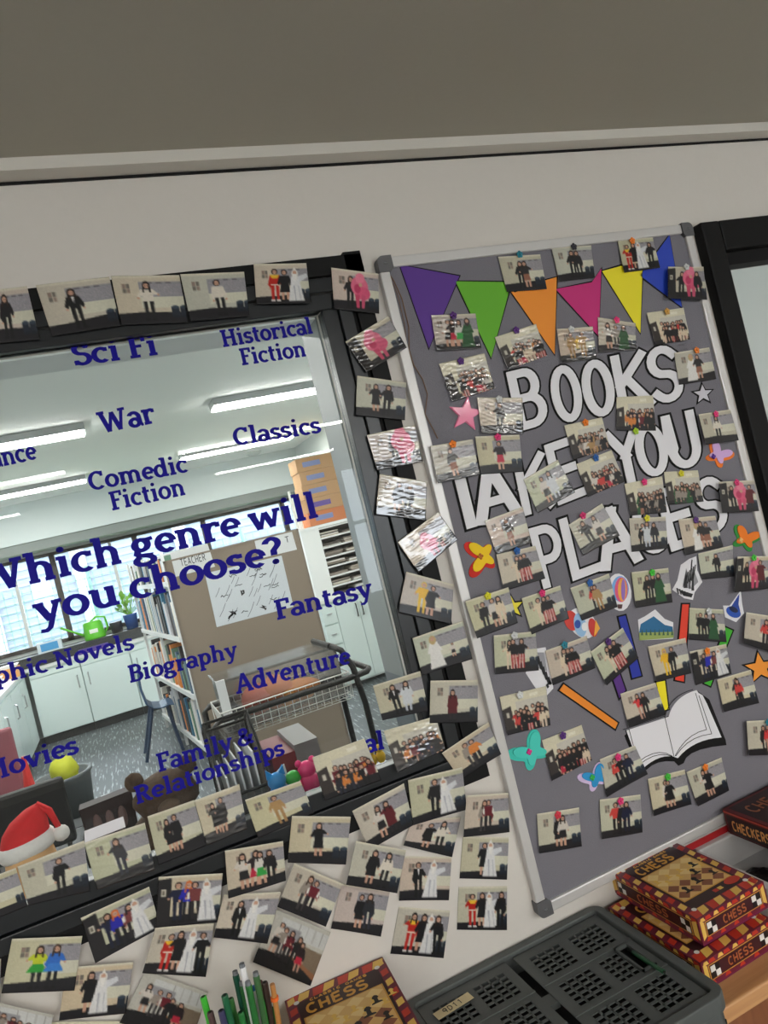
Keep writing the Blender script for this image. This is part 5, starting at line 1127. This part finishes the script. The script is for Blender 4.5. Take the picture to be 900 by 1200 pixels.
def blue_chair():
    c = Vector((.07, 6.1, 0)); m = flat((52,84,120), .4); t = empty('blue_chair', c, 'blue plastic chair in front of the far cabinets', 'chair')
    pts = []
    mb = MB()
    prof = [(-.02, .86), (-.04, .8), (-.05, .66), (-.03, .52), (.02, .47), (.1, .45), (.16, .46), (.2, .45)]
    P1 = [Vector((c.x+u, c.y-.2, z)) for u, z in prof]; 
    for w0, w1 in ((-.2, .2),):
        n = len(prof); vs = [(c.x+u, c.y+w0, z) for u, z in prof]+[(c.x+u, c.y+w1, z) for u, z in prof]+[(c.x+u+.02, c.y+w0, z-.012) for u, z in prof]+[(c.x+u+.02, c.y+w1, z-.012) for u, z in prof]
        fs = []
        for i in range(n-1): fs += [(i, i+1, n+i+1, n+i), (2*n+i, 3*n+i, 3*n+i+1, 2*n+i+1), (i, 2*n+i, 2*n+i+1, i+1), (n+i, n+i+1, 3*n+i+1, 3*n+i)]
        mb.add(vs, fs, m)
    mb.build('shell', t, smooth=False)
    for sx, sy in ((.02, -.17), (.02, .17), (.17, -.17), (.17, .17)): MB().tube([(c.x+sx*.9, c.y+sy*.9, .46), (c.x+sx-.16 if sx < .1 else c.x+sx+.03, c.y+sy*1.15, 0)], .016, flat((40,58,84), .4), 8).build('leg', t)
blue_chair()
def partition():
    Y = 3.4; a = at(199, 657, Y); c = at(343, 629, Y); x0, x1 = .345, 1.225; z1 = 1.76
    t = empty('partition_screen', ((x0+x1)/2, Y, 0), 'brown fabric partition screen standing behind the trolley', 'partition')
    MB().box((x0, Y, .06), (x1, Y+.05, z1), mat('partition fabric', (132, 120, 106), .95, noise=.12, scale=300, bump=.4)).build('fabric_panel', t)
    MB().box((x0-.012, Y-.004, 0), (x0, Y+.054, z1+.01), flat((120,108,96), .5)).build('edge_trim', t); MB().box((x1, Y-.004, 0), (x1+.012, Y+.054, z1+.01), flat((120,108,96), .5)).build('edge_trim', t)
    MB().box((x0-.012, Y-.004, z1), (x1+.012, Y+.054, z1+.012), flat((130,118,104), .5)).build('top_trim', t)
    def sheet(name, pts, label, col=(206,208,210)):
        P = [at(x, y, Y-.002) for x, y in pts]; mb = MB().prism(P, (0, -.0012, 0), flat(col, .7)); return mb, P
    def fr_of(P): ex = (P[1]-P[0]); ez = (P[0]-P[3]); return (P[3]+Vector((0, -.0013, 0)), ex.normalized(), ez.normalized(), Vector((0, -1, 0)))
    ink = flat((52,54,60), .7)
    mb, P_ = sheet('s', [(199,648),(243,637),(252,664),(206,676)], ''); f = fr_of(P_); W = (P_[1]-P_[0]).length; H = (P_[0]-P_[3]).length
    sans_text(mb, (f[0]+f[1]*W*.2+f[2]*H*.36, *f[1:]), 'TEACHER', W*.66, H*.28, ink, th=.0003, hx=.1, hy=.07, lift=.0004)
    tag(mb.build('wall_sheet'), 'grey sheet reading TEACHER pinned to the brown partition', 'sign', 'sheets on the brown partition')
    mb, P_ = sheet('s', [(298,633),(342,623),(348,644),(303,655)], ''); f = fr_of(P_); W = (P_[1]-P_[0]).length; H = (P_[0]-P_[3]).length
    sans_text(mb, (f[0]+f[1]*W*.78+f[2]*H*.5, *f[1:]), 'T', W*.1, H*.3, ink, th=.0003, lift=.0004)
    tag(mb.build('wall_sheet'), 'grey sheet with a letter T above the handwritten chart', 'sign', 'sheets on the brown partition')
    mb, P_ = sheet('s', [(240,672),(330,651),(344,711),(254,735)], '', (196,202,208)); f = fr_of(P_); W = (P_[1]-P_[0]).length; H = (P_[0]-P_[3]).length; rr = random.Random(4)
    mp = lambda x, y, d: f[0]+f[1]*(x*W)+f[2]*(y*H)+f[3]*(d+.0004)
    for i in range(26):
        x = rr.uniform(.06, .9); y = rr.uniform(.08, .92); L = rr.uniform(.1, .22)
        stroke(mb, mp, [(x-L*.25, y-L*.55), (x+L*.05, y), (x+L*.3, y+L*.6)][:3], .004, .005, .0002, flat((120,124,132), .7))
    for i in range(14):
        x = rr.uniform(.1, .8); y = rr.uniform(.15, .9); pts = [(x+k*.018, y+rr.uniform(-.02, .02)) for k in range(6)]; stroke(mb, mp, pts, .005, .006, .0002, ink)
    for x, y in ((.2, .14), (.24, .18), (.62, .14), (.42, .5)):
        stroke(mb, mp, [(x+rr.uniform(-.04, .04), y+rr.uniform(-.05, .05)) for k in range(6)], .01, .012, .0002, BLK)
    tag(mb.build('handwritten_chart'), 'large sheet of handwriting and doodles on the brown partition', 'chart')
partition()
def pigeonholes():
    Y0 = 6.1; x0, x1, z0, z1 = 1.94, 2.68, .98, 1.74; t = empty('pigeonhole_unit', (2.3, 6.3, z0), 'white pigeonhole unit full of papers on the cupboard', 'shelf unit'); m = flat((236,240,240), .4)
    mb = MB(); mb.box((x0, Y0, z0), (x0+.2, Y0+.4, z1), m); mb.box((x1-.02, Y0, z0), (x1, Y0+.4, z1), m); mb.box((x0, Y0+.38, z0), (x1, Y0+.4, z1), flat((120,122,122), .6)); mb.box((x0-.01, Y0-.01, z1), (x1+.01, Y0+.4, z1+.03), m); mb.build('carcass', t)
    n = 7; r2 = random.Random(3)
    for i in range(n+1): MB().box((x0+.2, Y0, z0+(z1-z0-.02)*i/n), (x1-.02, Y0+.38, z0+(z1-z0-.02)*i/n+.016), m).build('shelf', t)
    for i in range(n):
        zb = z0+(z1-z0-.02)*i/n+.017
        for xs in (x0+.215, x0+.46):
            for k in range(r2.randint(2, 4)):
                c = r2.choice([(222,218,206), (196,186,172), (150,140,132), (236,236,232), (90,84,80)])
                o = MB().box((xs+r2.uniform(0, .01), Y0+.02+r2.uniform(0, .04), zb+k*.013), (xs+.21, Y0+.33, zb+k*.013+.012), flat(c, .7)).build('paper_stack')
                tag(o, 'sheets of paper lying in the white pigeonhole unit', 'paper', 'papers in the pigeonholes')
    t = empty('base_cupboard', (2.3, 6.3, 0), 'white base cupboard with black handles under the pigeonholes', 'cupboard')
    MB().box((1.95, 6.12, .04), (2.62, 6.6, .95), WL).build('body', t)
    for a, c in ((1.955, 2.11), (2.115, 2.365), (2.37, 2.615)):
        if a < 2: 
            for k in range(4):
                d = MB().box((a, 6.1, .06+k*.22), (c, 6.12, .265+k*.22), WL).build('drawer', t); MB().box((a+.05, 6.085, .16+k*.22), (c-.05, 6.1, .17+k*.22), M['steel']).build('handle', d)
        else:
            d = MB().box((a, 6.1, .06), (c, 6.12, .93), WL).build('door', t); hx = c-.03 if a < 2.2 else a+.03
            MB().tube([(hx, 6.1, .72), (hx, 6.075, .72), (hx, 6.075, .86), (hx, 6.1, .86)], .006, BLK, 6).build('handle', d)
    MB().box((1.93, 6.08, .95), (2.66, 6.6, .98), flat((226,228,226), .3)).build('worktop', t)
    # open cream panel beside it
    b = MB(); b.box((2.64, 5.2, 0), (2.71, 5.9, 2.05), flat((222,218,206), .5)); b.box((2.625, 5.16, 0), (2.71, 5.2, 2.1), flat((150,150,146), .5)); b.box((2.625, 5.9, 0), (2.71, 5.94, 2.1), flat((150,150,146), .5))
    tag(b.build('cream_door_panel'), 'cream side door panel in a grey frame right of the cupboard', 'door')
pigeonholes()
for k in range(5):
    z = 1.775+.148*k; x0, x1 = 2.08+.01*(k % 2), 2.62-.008*(k % 3); c = (190,150,108) if k else (206,128,84); t = empty('cardboard_box', ((x0+x1)/2, 6.3, z), ['lowest orange brown box on the pigeonhole unit', 'second brown box up on the pigeonhole unit', 'middle brown box of the stack on the pigeonholes', 'fourth brown box up with a blue label', 'topmost brown box on the pigeonhole unit'][k], 'box', 'cardboard boxes on the pigeonholes')
    MB().box((x0, 6.14, z), (x1, 6.46, z+.145), flat(c, .8)).build('carton', t)
    MB().box((x0+.07, 6.137, z+.045), (x0+.27, 6.14, z+.1), flat((128,140,186) if k != 1 else (104,84,160), .7)).build('label', t)
for k, x in enumerate((1.945, 1.985, 2.025)):
    tag(MB().tube([(x, 6.2+.05*k, 1.7705), (x+.003, 6.2+.05*k, 2.2-.06*k)], .016, flat((236,238,236), .6), 10).build('paper_roll'), ['leftmost white paper roll standing on the pigeonhole unit', 'middle white paper roll standing on the pigeonhole unit', 'white paper roll nearest the brown boxes'][k], 'paper roll', 'paper rolls on the pigeonholes')
def trolley():
    m = flat((9,9,10), .55); Y0, Y1 = 2.2, 2.62; x0, x1 = .3, 1.06; t = empty('trolley', ((x0+x1)/2, 2.4, 0), 'black tubular book trolley with a white wire basket', 'trolley')
    for y in (Y0, Y1):
        MB().tube([(x0, y, .08), (x0, y, .93), (x0+.03, y, .95), (x1-.02, y, .95), (x1+.05, y, .955), (x1+.07, y+.03 if y == Y0 else y-.03, .96)], .016, m, 10).build('side_rail', t, smooth=True)
        MB().tube([(x1, y, .08), (x1, y, .8), (x1-.02, y, 1.0), (x1-.06, y, 1.1), (x1-.1, y+(.04 if y == Y0 else -.04), 1.13)], .016, m, 10).build('upright', t, smooth=True)
    MB().tube([(x1+.07, Y0+.03, .96), (x1+.07, Y1-.03, .96)], .016, m, 10).build('push_bar', t); MB().tube([(x1-.1, Y0+.04, 1.13), (x1-.1, Y1-.04, 1.13)], .016, m, 10).build('top_bar', t)
    for x in (x0, x1):
        for y in (Y0, Y1): MB().lathe((x, y, 0), [(.03, 0), (.035, .03), (.03, .06), (.012, .07), (.012, .09)], BLK, 10).build('caster', t)
    MB().box((x0, Y0, .35), (x1, Y1, .37), flat((60,56,54), .6)).build('lower_shelf', t)
    wire = flat((222,222,218), .35); mb = MB(); bx0, bx1, by0, by1, bz0, bz1 = .34, 1.02, Y0+.03, Y1-.03, .84, .975
    loop = lambda z, s=0: [(bx0+s, by0+s, z), (bx1-s, by0+s, z), (bx1-s, by1-s, z), (bx0+s, by1-s, z)]
    mb.tube(loop(bz1), .004, wire, 6, closed=True)
    for z in (.87, .905, .94): mb.tube(loop(z, (bz1-z)*.15), .0022, wire, 5, closed=True)
    for i in range(18):
        x = bx0+(bx1-bx0)*i/17; s = .02
        mb.tube([(x, by0, bz1), (x, by0+s, bz0), (x, by1-s, bz0), (x, by1, bz1)], .0022, wire, 5)
    for i in range(8):
        y = by0+(by1-by0)*i/7; mb.tube([(bx0, y, bz1), (bx0+.02, y, bz0), (bx1-.02, y, bz0), (bx1, y, bz1)], .0022, wire, 5)
    mb.build('wire_basket', t)
    # clear tub standing in the basket
    c = empty('clear_tub', (.66, 2.42, .85), 'clear plastic tub holding orange cloth in the trolley basket', 'tub'); g = glass_mat('clear plastic', (.92, .93, .93), 1.45, .14, .2)
    tx0, tx1, ty0, ty1, tz0, tz1 = .37, .99, 2.26, 2.56, .856, 1.11; mb = MB(); th = .004
    for a, d in (((tx0, ty0, tz0), (tx1, ty1, tz0+th)), ((tx0, ty0, tz0), (tx1, ty0+th, tz1)), ((tx0, ty1-th, tz0), (tx1, ty1, tz1)), ((tx0, ty0, tz0), (tx0+th, ty1, tz1)), ((tx1-th, ty0, tz0), (tx1, ty1, tz1))): mb.box(a, d, g)
    mb.build('body', c)
    MB().box((tx0-.012, ty0-.012, tz1), (tx1+.012, ty1+.012, tz1+.014), g).build('lid', c, bevel=.004)
    MB().box((tx0-.014, ty0-.016, tz0+.04), (tx0+.03, ty0-.002, tz1+.018), flat((226,228,230), .4)).build('clip', c)
    mb = MB(); r3 = random.Random(6)
    mb.blob((.66, 2.41, .96), (.1, .09, .085), flat((222,120,60), .9), 14, 9, rough=.15, seed=1); mb.blob((.56, 2.41, .95), (.09, .09, .075), flat((206,92,72), .9), 14, 9, rough=.2, seed=2)
    mb.blob((.78, 2.41, .93), (.12, .08, .055), flat((226,140,70), .9), 14, 9, rough=.2, seed=3); mb.blob((.7, 2.36, .925), (.05, .05, .05), flat((230,150,60), .9), 12, 8, rough=.2, seed=4)
    tag(mb.build('orange_cloth', smooth=True), 'bundle of orange cloth inside the clear tub', 'cloth')
    mb = MB(); mb.blob((.43, 2.43, .915), (.045, .1, .055), flat((72,74,80), .9), 12, 8, rough=.2, seed=7); mb.blob((.94, 2.44, .905), (.035, .09, .045), flat((80,80,86), .9), 12, 8, rough=.2, seed=8)
    tag(mb.build('grey_cloth', smooth=True), 'grey cloth packed round the orange cloth in the clear tub', 'cloth')
trolley()
# low bookcase right behind the pane, and what stands on it
ZB = 1.0
t = empty('low_bookcase', (-.2, .45, 0), 'low dark bookcase hidden behind the photo row under the pane', 'bookcase')
MB().box((-.75, .2, ZB-.03), (.7, .72, ZB), flat((52,50,50), .5)).build('top_board', t); MB().box((-.75, .22, 0), (.7, .7, ZB-.03), flat((70,66,64), .6)).build('carcass', t)
def magazine_file():
    m = mat('mesh metal', (90, 90, 90), .5, alpha=.5); k = flat((20,20,21), .4); Y0, Y1 = .3, .52
    t = empty('magazine_file', (.17, .42, ZB), 'black mesh magazine file with papers beside the brown bear', 'magazine file')
    xa, xb = .13, .242
    out = [(Y0, ZB), (Y1, ZB), (Y1, ZB+.295), (Y1-.07, ZB+.33), (Y0, ZB+.18)]
    for x in (xa, xb): MB().prism([(x, y, z) for y, z in out], (.002, 0, 0), m).build('side_panel', t)
    MB().box((xa, Y1, ZB), (xb, Y1+.002, ZB+.295), m).build('back_panel', t); MB().box((xa, Y0, ZB), (xb, Y0+.002, ZB+.18), m).build('front_panel', t)
    mb = MB()
    for x in (xa, xb): mb.tube([(x, Y0, ZB+.004), (x, Y0, ZB+.18), (x, Y1-.07, ZB+.33), (x, Y1, ZB+.295), (x, Y1, ZB+.004)], .004, k, 6)
    for y, z in ((Y0, ZB+.18), (Y1-.07, ZB+.33), (Y1, ZB+.295), (Y0, ZB+.004)): mb.tube([(xa, y, z), (xb, y, z)], .004, k, 6)
    mb.build('wire_rim', t); MB().box((xa-.003, Y0+.07, ZB+.12), (xa-.001, Y0+.11, ZB+.22), PW).build('label', t)
    for i in range(5): tag(MB().box((xa+.012+i*.018, Y0+.02, ZB+.003), (xa+.016+i*.018, Y1-.02, ZB+.22+.01*i), flat((214,216,218), .7)).build('loose_papers'), 'white papers standing in the black mesh magazine file', 'paper', 'papers in the magazine file')
magazine_file()
def binder():
    t = empty('ring_binder', (.32, .45, ZB), 'dark red ring binder with grey spine behind the toy figures', 'binder')
    MB().box((.262, .36, ZB), (.322, .56, ZB+.215), flat((110,30,38), .5)).build('cover', t)
    sp = MB().box((.323, .36, ZB), (.385, .56, ZB+.228), flat((112,110,110), .5)).build('spine', t)
    MB().tube([Vector((.354+.012*math.cos(q*.524), .358, ZB+.15+.014*math.sin(q*.524))) for q in range(12)], .002, BLK, 6, closed=True).build('ring', sp)
    tag(MB().prism([(.235, .3, ZB), (.3, .34, ZB), (.285, .34, ZB+.2), (.24, .3, ZB+.19)], (.0, -.006, 0), flat((206,210,212), .6)).build('white_card'), 'white card leaning on the dark red binder', 'card')
binder()
def bear():
    m = mat('brown plush', (84, 66, 52), .95, noise=.4, scale=120, bump=1.0); c = Vector((-.005, .5, ZB)); t = empty('teddy_bear', c, 'brown fluffy teddy bear behind the word Relationships', 'soft toy')
    k = .8; V = lambda x, y, z: c+Vector((x, y, z))*k
    B = lambda mb, p, r, seed, n=20, q=12, ro=.1: mb.blob(V(*p), tuple(x*k for x in r), m, n, q, rough=ro, seed=seed)
    mb = MB(); B(mb, (0, 0, .1), (.13, .08, .1), 1); B(mb, (.015, -.01, .225), (.1, .075, .078), 2); mb.build('body', t, smooth=True)
    for s_ in (-1, 1):
        B(MB(), (.015+s_*.082, 0, .295), (.03, .02, .03), 5, 12, 8).build('ear', t, smooth=True); B(MB(), (s_*.13, -.03, .11), (.04, .04, .07), 6, 12, 8).build('arm', t, smooth=True)
    MB().blob(V(.015, -.08, .21), (.028, .024, .02), mat('muzzle plush', (106, 86, 70), .95, noise=.3, scale=120), 12, 8).build('muzzle', t, smooth=True)
bear()
t = empty('display_ledge', (.36, .22, ZB), 'black display ledge under the small plastic figures behind the pane', 'ledge')
MB().box((.2, .165, 1.135), (.53, .285, 1.15), M['black card']).build('top_board', t); MB().box((.205, .17, ZB), (.525, .28, 1.135), M['black frame']).build('plinth', t)
def figures():
    for nm, px, py, c, h, kind in (('blue', 326, 921, (40,140,210), .08, 'cat'), ('green', 346, 921, (60,180,60), .07, 'round'), ('pink', 364, 920, (232,50,120), .082, 'bear')):
        Y = .215; p = at(px, py, Y); m = flat(c, .35); z = 1.1505; o = Vector((p.x, Y, z))
        t = empty('toy_figure', o, {'blue': 'small blue plastic figure with two pointed ears on the inner sill', 'green': 'small green rounded plastic figure between the blue and pink ones', 'pink': 'small pink plastic bear figure beside the class photo'}[nm], 'toy', 'plastic figures behind the pane')
        mb = MB(); mb.blob(o+Vector((0, 0, h*.3)), (h*.3, h*.22, h*.32), m, 14, 9); mb.blob(o+Vector((0, 0, h*.68)), (h*.27, h*.22, h*.25), m, 14, 9); mb.build('body', t, smooth=True)
        if kind != 'round':
            for s in (-1, 1):
                if kind == 'cat': MB().prism([o+Vector((s*h*.05, -.004, h*.86)), o+Vector((s*h*.27, -.004, h*.8)), o+Vector((s*h*.25, -.004, h*1.08))], (0, .008, 0), m).build('ear', t)
                else: MB().blob(o+Vector((s*h*.2, 0, h*.9)), (h*.1, h*.07, h*.11), m, 10, 6).build('ear', t, smooth=True)
        for s in (-1, 1): MB().blob(o+Vector((s*h*.28, -h*.08, h*.36)), (h*.09, h*.1, h*.14), m, 10, 6).build('arm', t, smooth=True)
        MB().lathe(o, [(h*.22, 0), (h*.24, .004), (h*.2, .008)], m, 14).build('foot', t)
    for k, (px, py) in enumerate(((437, 893), (447, 890))):
        p = at(px, py, .2); o = Vector((p.x, .2, 1.164)); t = empty('toy_figure', o, ['left yellow plastic figure below the letters al', 'right yellow plastic figure below the letters al'][k], 'toy', 'yellow figures behind the pane')
        mb = MB(); mb.blob(o+Vector((0, 0, .014)), (.012, .01, .015), flat((236,190,30), .4), 12, 8); mb.blob(o+Vector((0, 0, .034)), (.01, .009, .01), flat((240,200,40), .4), 12, 8); mb.build('body', t, smooth=True)
        MB().lathe(o+Vector((0, 0, -.0135)), [(.014, 0), (.012, .0135)], flat((206,216,226), .5), 12).build('stand', t)
figures()
def santa_hat():
    c = Vector((-.29, .33, ZB)); t = empty('santa_hat', c+Vector((0, 0, .19)), 'red santa hat with white brim on a plain cream stand', 'hat')
    red = mat('red felt', (206, 36, 40), .9, noise=.1, scale=90, bump=.5); wh = mat('white fleece', (232, 226, 222), .95, noise=.08, scale=120, bump=.8)
    a = c+Vector((0, 0, .222)); R = Matrix.Rotation(-.1, 3, 'Y') @ Matrix.Scale(.62, 3); ring = [(math.cos(q*.314), math.sin(q*.314)) for q in range(20)]
    vs = []; fs = []; prof = [(.084, .07, .0, 0), (.084, .07, .03, .0), (.076, .062, .07, .012), (.058, .05, .1, .028), (.03, .03, .122, .05), (.012, .012, .128, .066)]
    for rx, ry, z, dx in prof:
        for x, y in ring: vs.append(a+R @ Vector((x*rx+dx, y*ry, z)))
    for i in range(len(prof)-1):
        for j in range(20): fs.append((i*20+j, i*20+(j+1) % 20, (i+1)*20+(j+1) % 20, (i+1)*20+j))
    fs.append(tuple((len(prof)-1)*20+j for j in range(20))); MB().add(vs, fs, red).build('crown', t, smooth=True)
    mb = MB(); pts = [a+R @ Vector((x*.082, y*.07, .008)) for x, y in ring]; n = 10
    vs = []; fs = []
    for i, p in enumerate(pts):
        d = (p-a); d.z = 0; d.normalize()
        for j in range(n):
            q = 2*math.pi*j/n; vs.append(p+d*(.009*math.cos(q))+Vector((0, 0, .017*math.sin(q))))
    for i in range(20):
        for j in range(n): fs.append((i*n+j, i*n+(j+1) % n, ((i+1) % 20)*n+(j+1) % n, ((i+1) % 20)*n+j))
    mb.add(vs, fs, wh); mb.build('brim', t, smooth=True)
    MB().blob(a+R @ Vector((.112, -.01, .0)), (.018, .016, .017), wh, 14, 9, rough=.06).build('pompom', t, smooth=True)
    MB().tube([a+R @ Vector((.066, 0, .126)), a+R @ Vector((.1, -.005, .09)), a+R @ Vector((.112, -.01, .02))], [.009, .008, .006], red, 8).build('tail', t, smooth=True)
    st = empty('hat_stand', c, 'plain cream rounded stand under the santa hat', 'stand'); mb = MB(); mb.lathe(c, [(.05, 0), (.053, .06), (.052, .19), (.045, .232), (.02, .255)], flat((226,176,124), .9), 20); mb.build('body', st, smooth=True)
santa_hat()
# far left: chairs, bin, bags
def chair(name, label, c, rot, seatc, legc, h=.46, back=.42):
    t = empty(name, c, label, 'chair'); R = Matrix.Rotation(rot, 3, 'Z'); f = lambda x, y, z: Vector(c)+R @ Vector((x, y, z))
    fr = (Vector(c), R @ Vector((1, 0, 0)), R @ Vector((0, 1, 0)), Vector((0, 0, 1)))
    MB().obox(fr, (-.22, -.22, h-.05), (.22, .22, h), flat(seatc, .6)).build('seat', t, bevel=.02)
    MB().obox(fr, (-.21, .17, h+.06), (.21, .22, h+.06+back), flat(seatc, .6)).build('backrest', t, bevel=.02)
    for sx in (-.17, .17): MB().tube([f(sx, .2, h), f(sx, .2, h+.1)], .012, flat(legc, .4), 8).build('back_post', t)
    for sx in (-.19, .19):
        for sy in (-.19, .19): MB().tube([f(sx, sy, h-.04), f(sx*1.1, sy*1.1, 0)], .014, flat(legc, .4), 8).build('leg', t)
chair('pink_chair', 'dusky pink upholstered chair at the pane left edge', (-1.0, 4.08, 0), math.pi, (138,76,86), (190,192,194), .46, .46)
chair('black_chair', 'black upholstered chair behind the santa hat', (-.66, 2.95, 0), math.pi, (8,8,9), (16,16,17), .42, .34)
def waste_bin():
    c = Vector((-.68, 4.85, 0)); t = empty('waste_bin', c, 'grey plastic bin on the carpet behind the santa hat', 'bin')
    MB().lathe(c, [(.17, 0), (.21, .34), (.225, .35), (.225, .37), (.2, .37), (.16, .02)], flat((86,92,94), .5), 20).build('body', t, smooth=True)
    mb = MB().blob(c+Vector((.03, -.02, .39)), (.1, .1, .12), flat((176,182,40), .7), 14, 8, rough=.25, seed=3); tag(mb.build('yellow_bag', smooth=True), 'yellow green bag stuffed into the grey bin', 'bag')
    MB().lathe(c+Vector((.0, -.14, .3)), [(.03, 0), (.03, .02)], flat((40,110,190), .5), 10)
waste_bin()
b = MB().box((-.75, 4.2, 0), (-.42, 4.45, .12), BLK); b.box((-.73, 4.22, .12), (-.44, 4.43, .123), flat((60,64,66), .5)); tag(b.build('black_case'), 'flat black case on the carpet in front of the bin', 'case')
tag(MB().box((-.44, 4.5, 0), (-.28, 4.75, .14), flat((206,212,214), .5)).build('white_carton'), 'white carton on the carpet right of the bin', 'box')
tag(MB().tube([(-.76, 3.72, 0), (-.745, 3.72, .6), (-.74, 3.72, .8)], [.02, .035, .012], flat((196,44,40), .4), 10).build('red_umbrella'), 'red rolled umbrella standing near the pink chair', 'umbrella')
t = empty('printed_bag', (-.13, .56, ZB), 'dark printed bag with pale shapes left of the brown bear', 'bag')
MB().prism([(-.19, .56, ZB), (-.08, .56, ZB), (-.072, .56, ZB+.205), (-.2, .56, ZB+.2)], (0, .05, 0), flat((44,32,34), .7)).build('body', t)
mb = MB()
for k in range(3): mb.blob((-.165+k*.03, .557, ZB+.15), (.011, .003, .028), flat((112,90,88), .7), 10, 6)
mb.build('print', t, smooth=True)
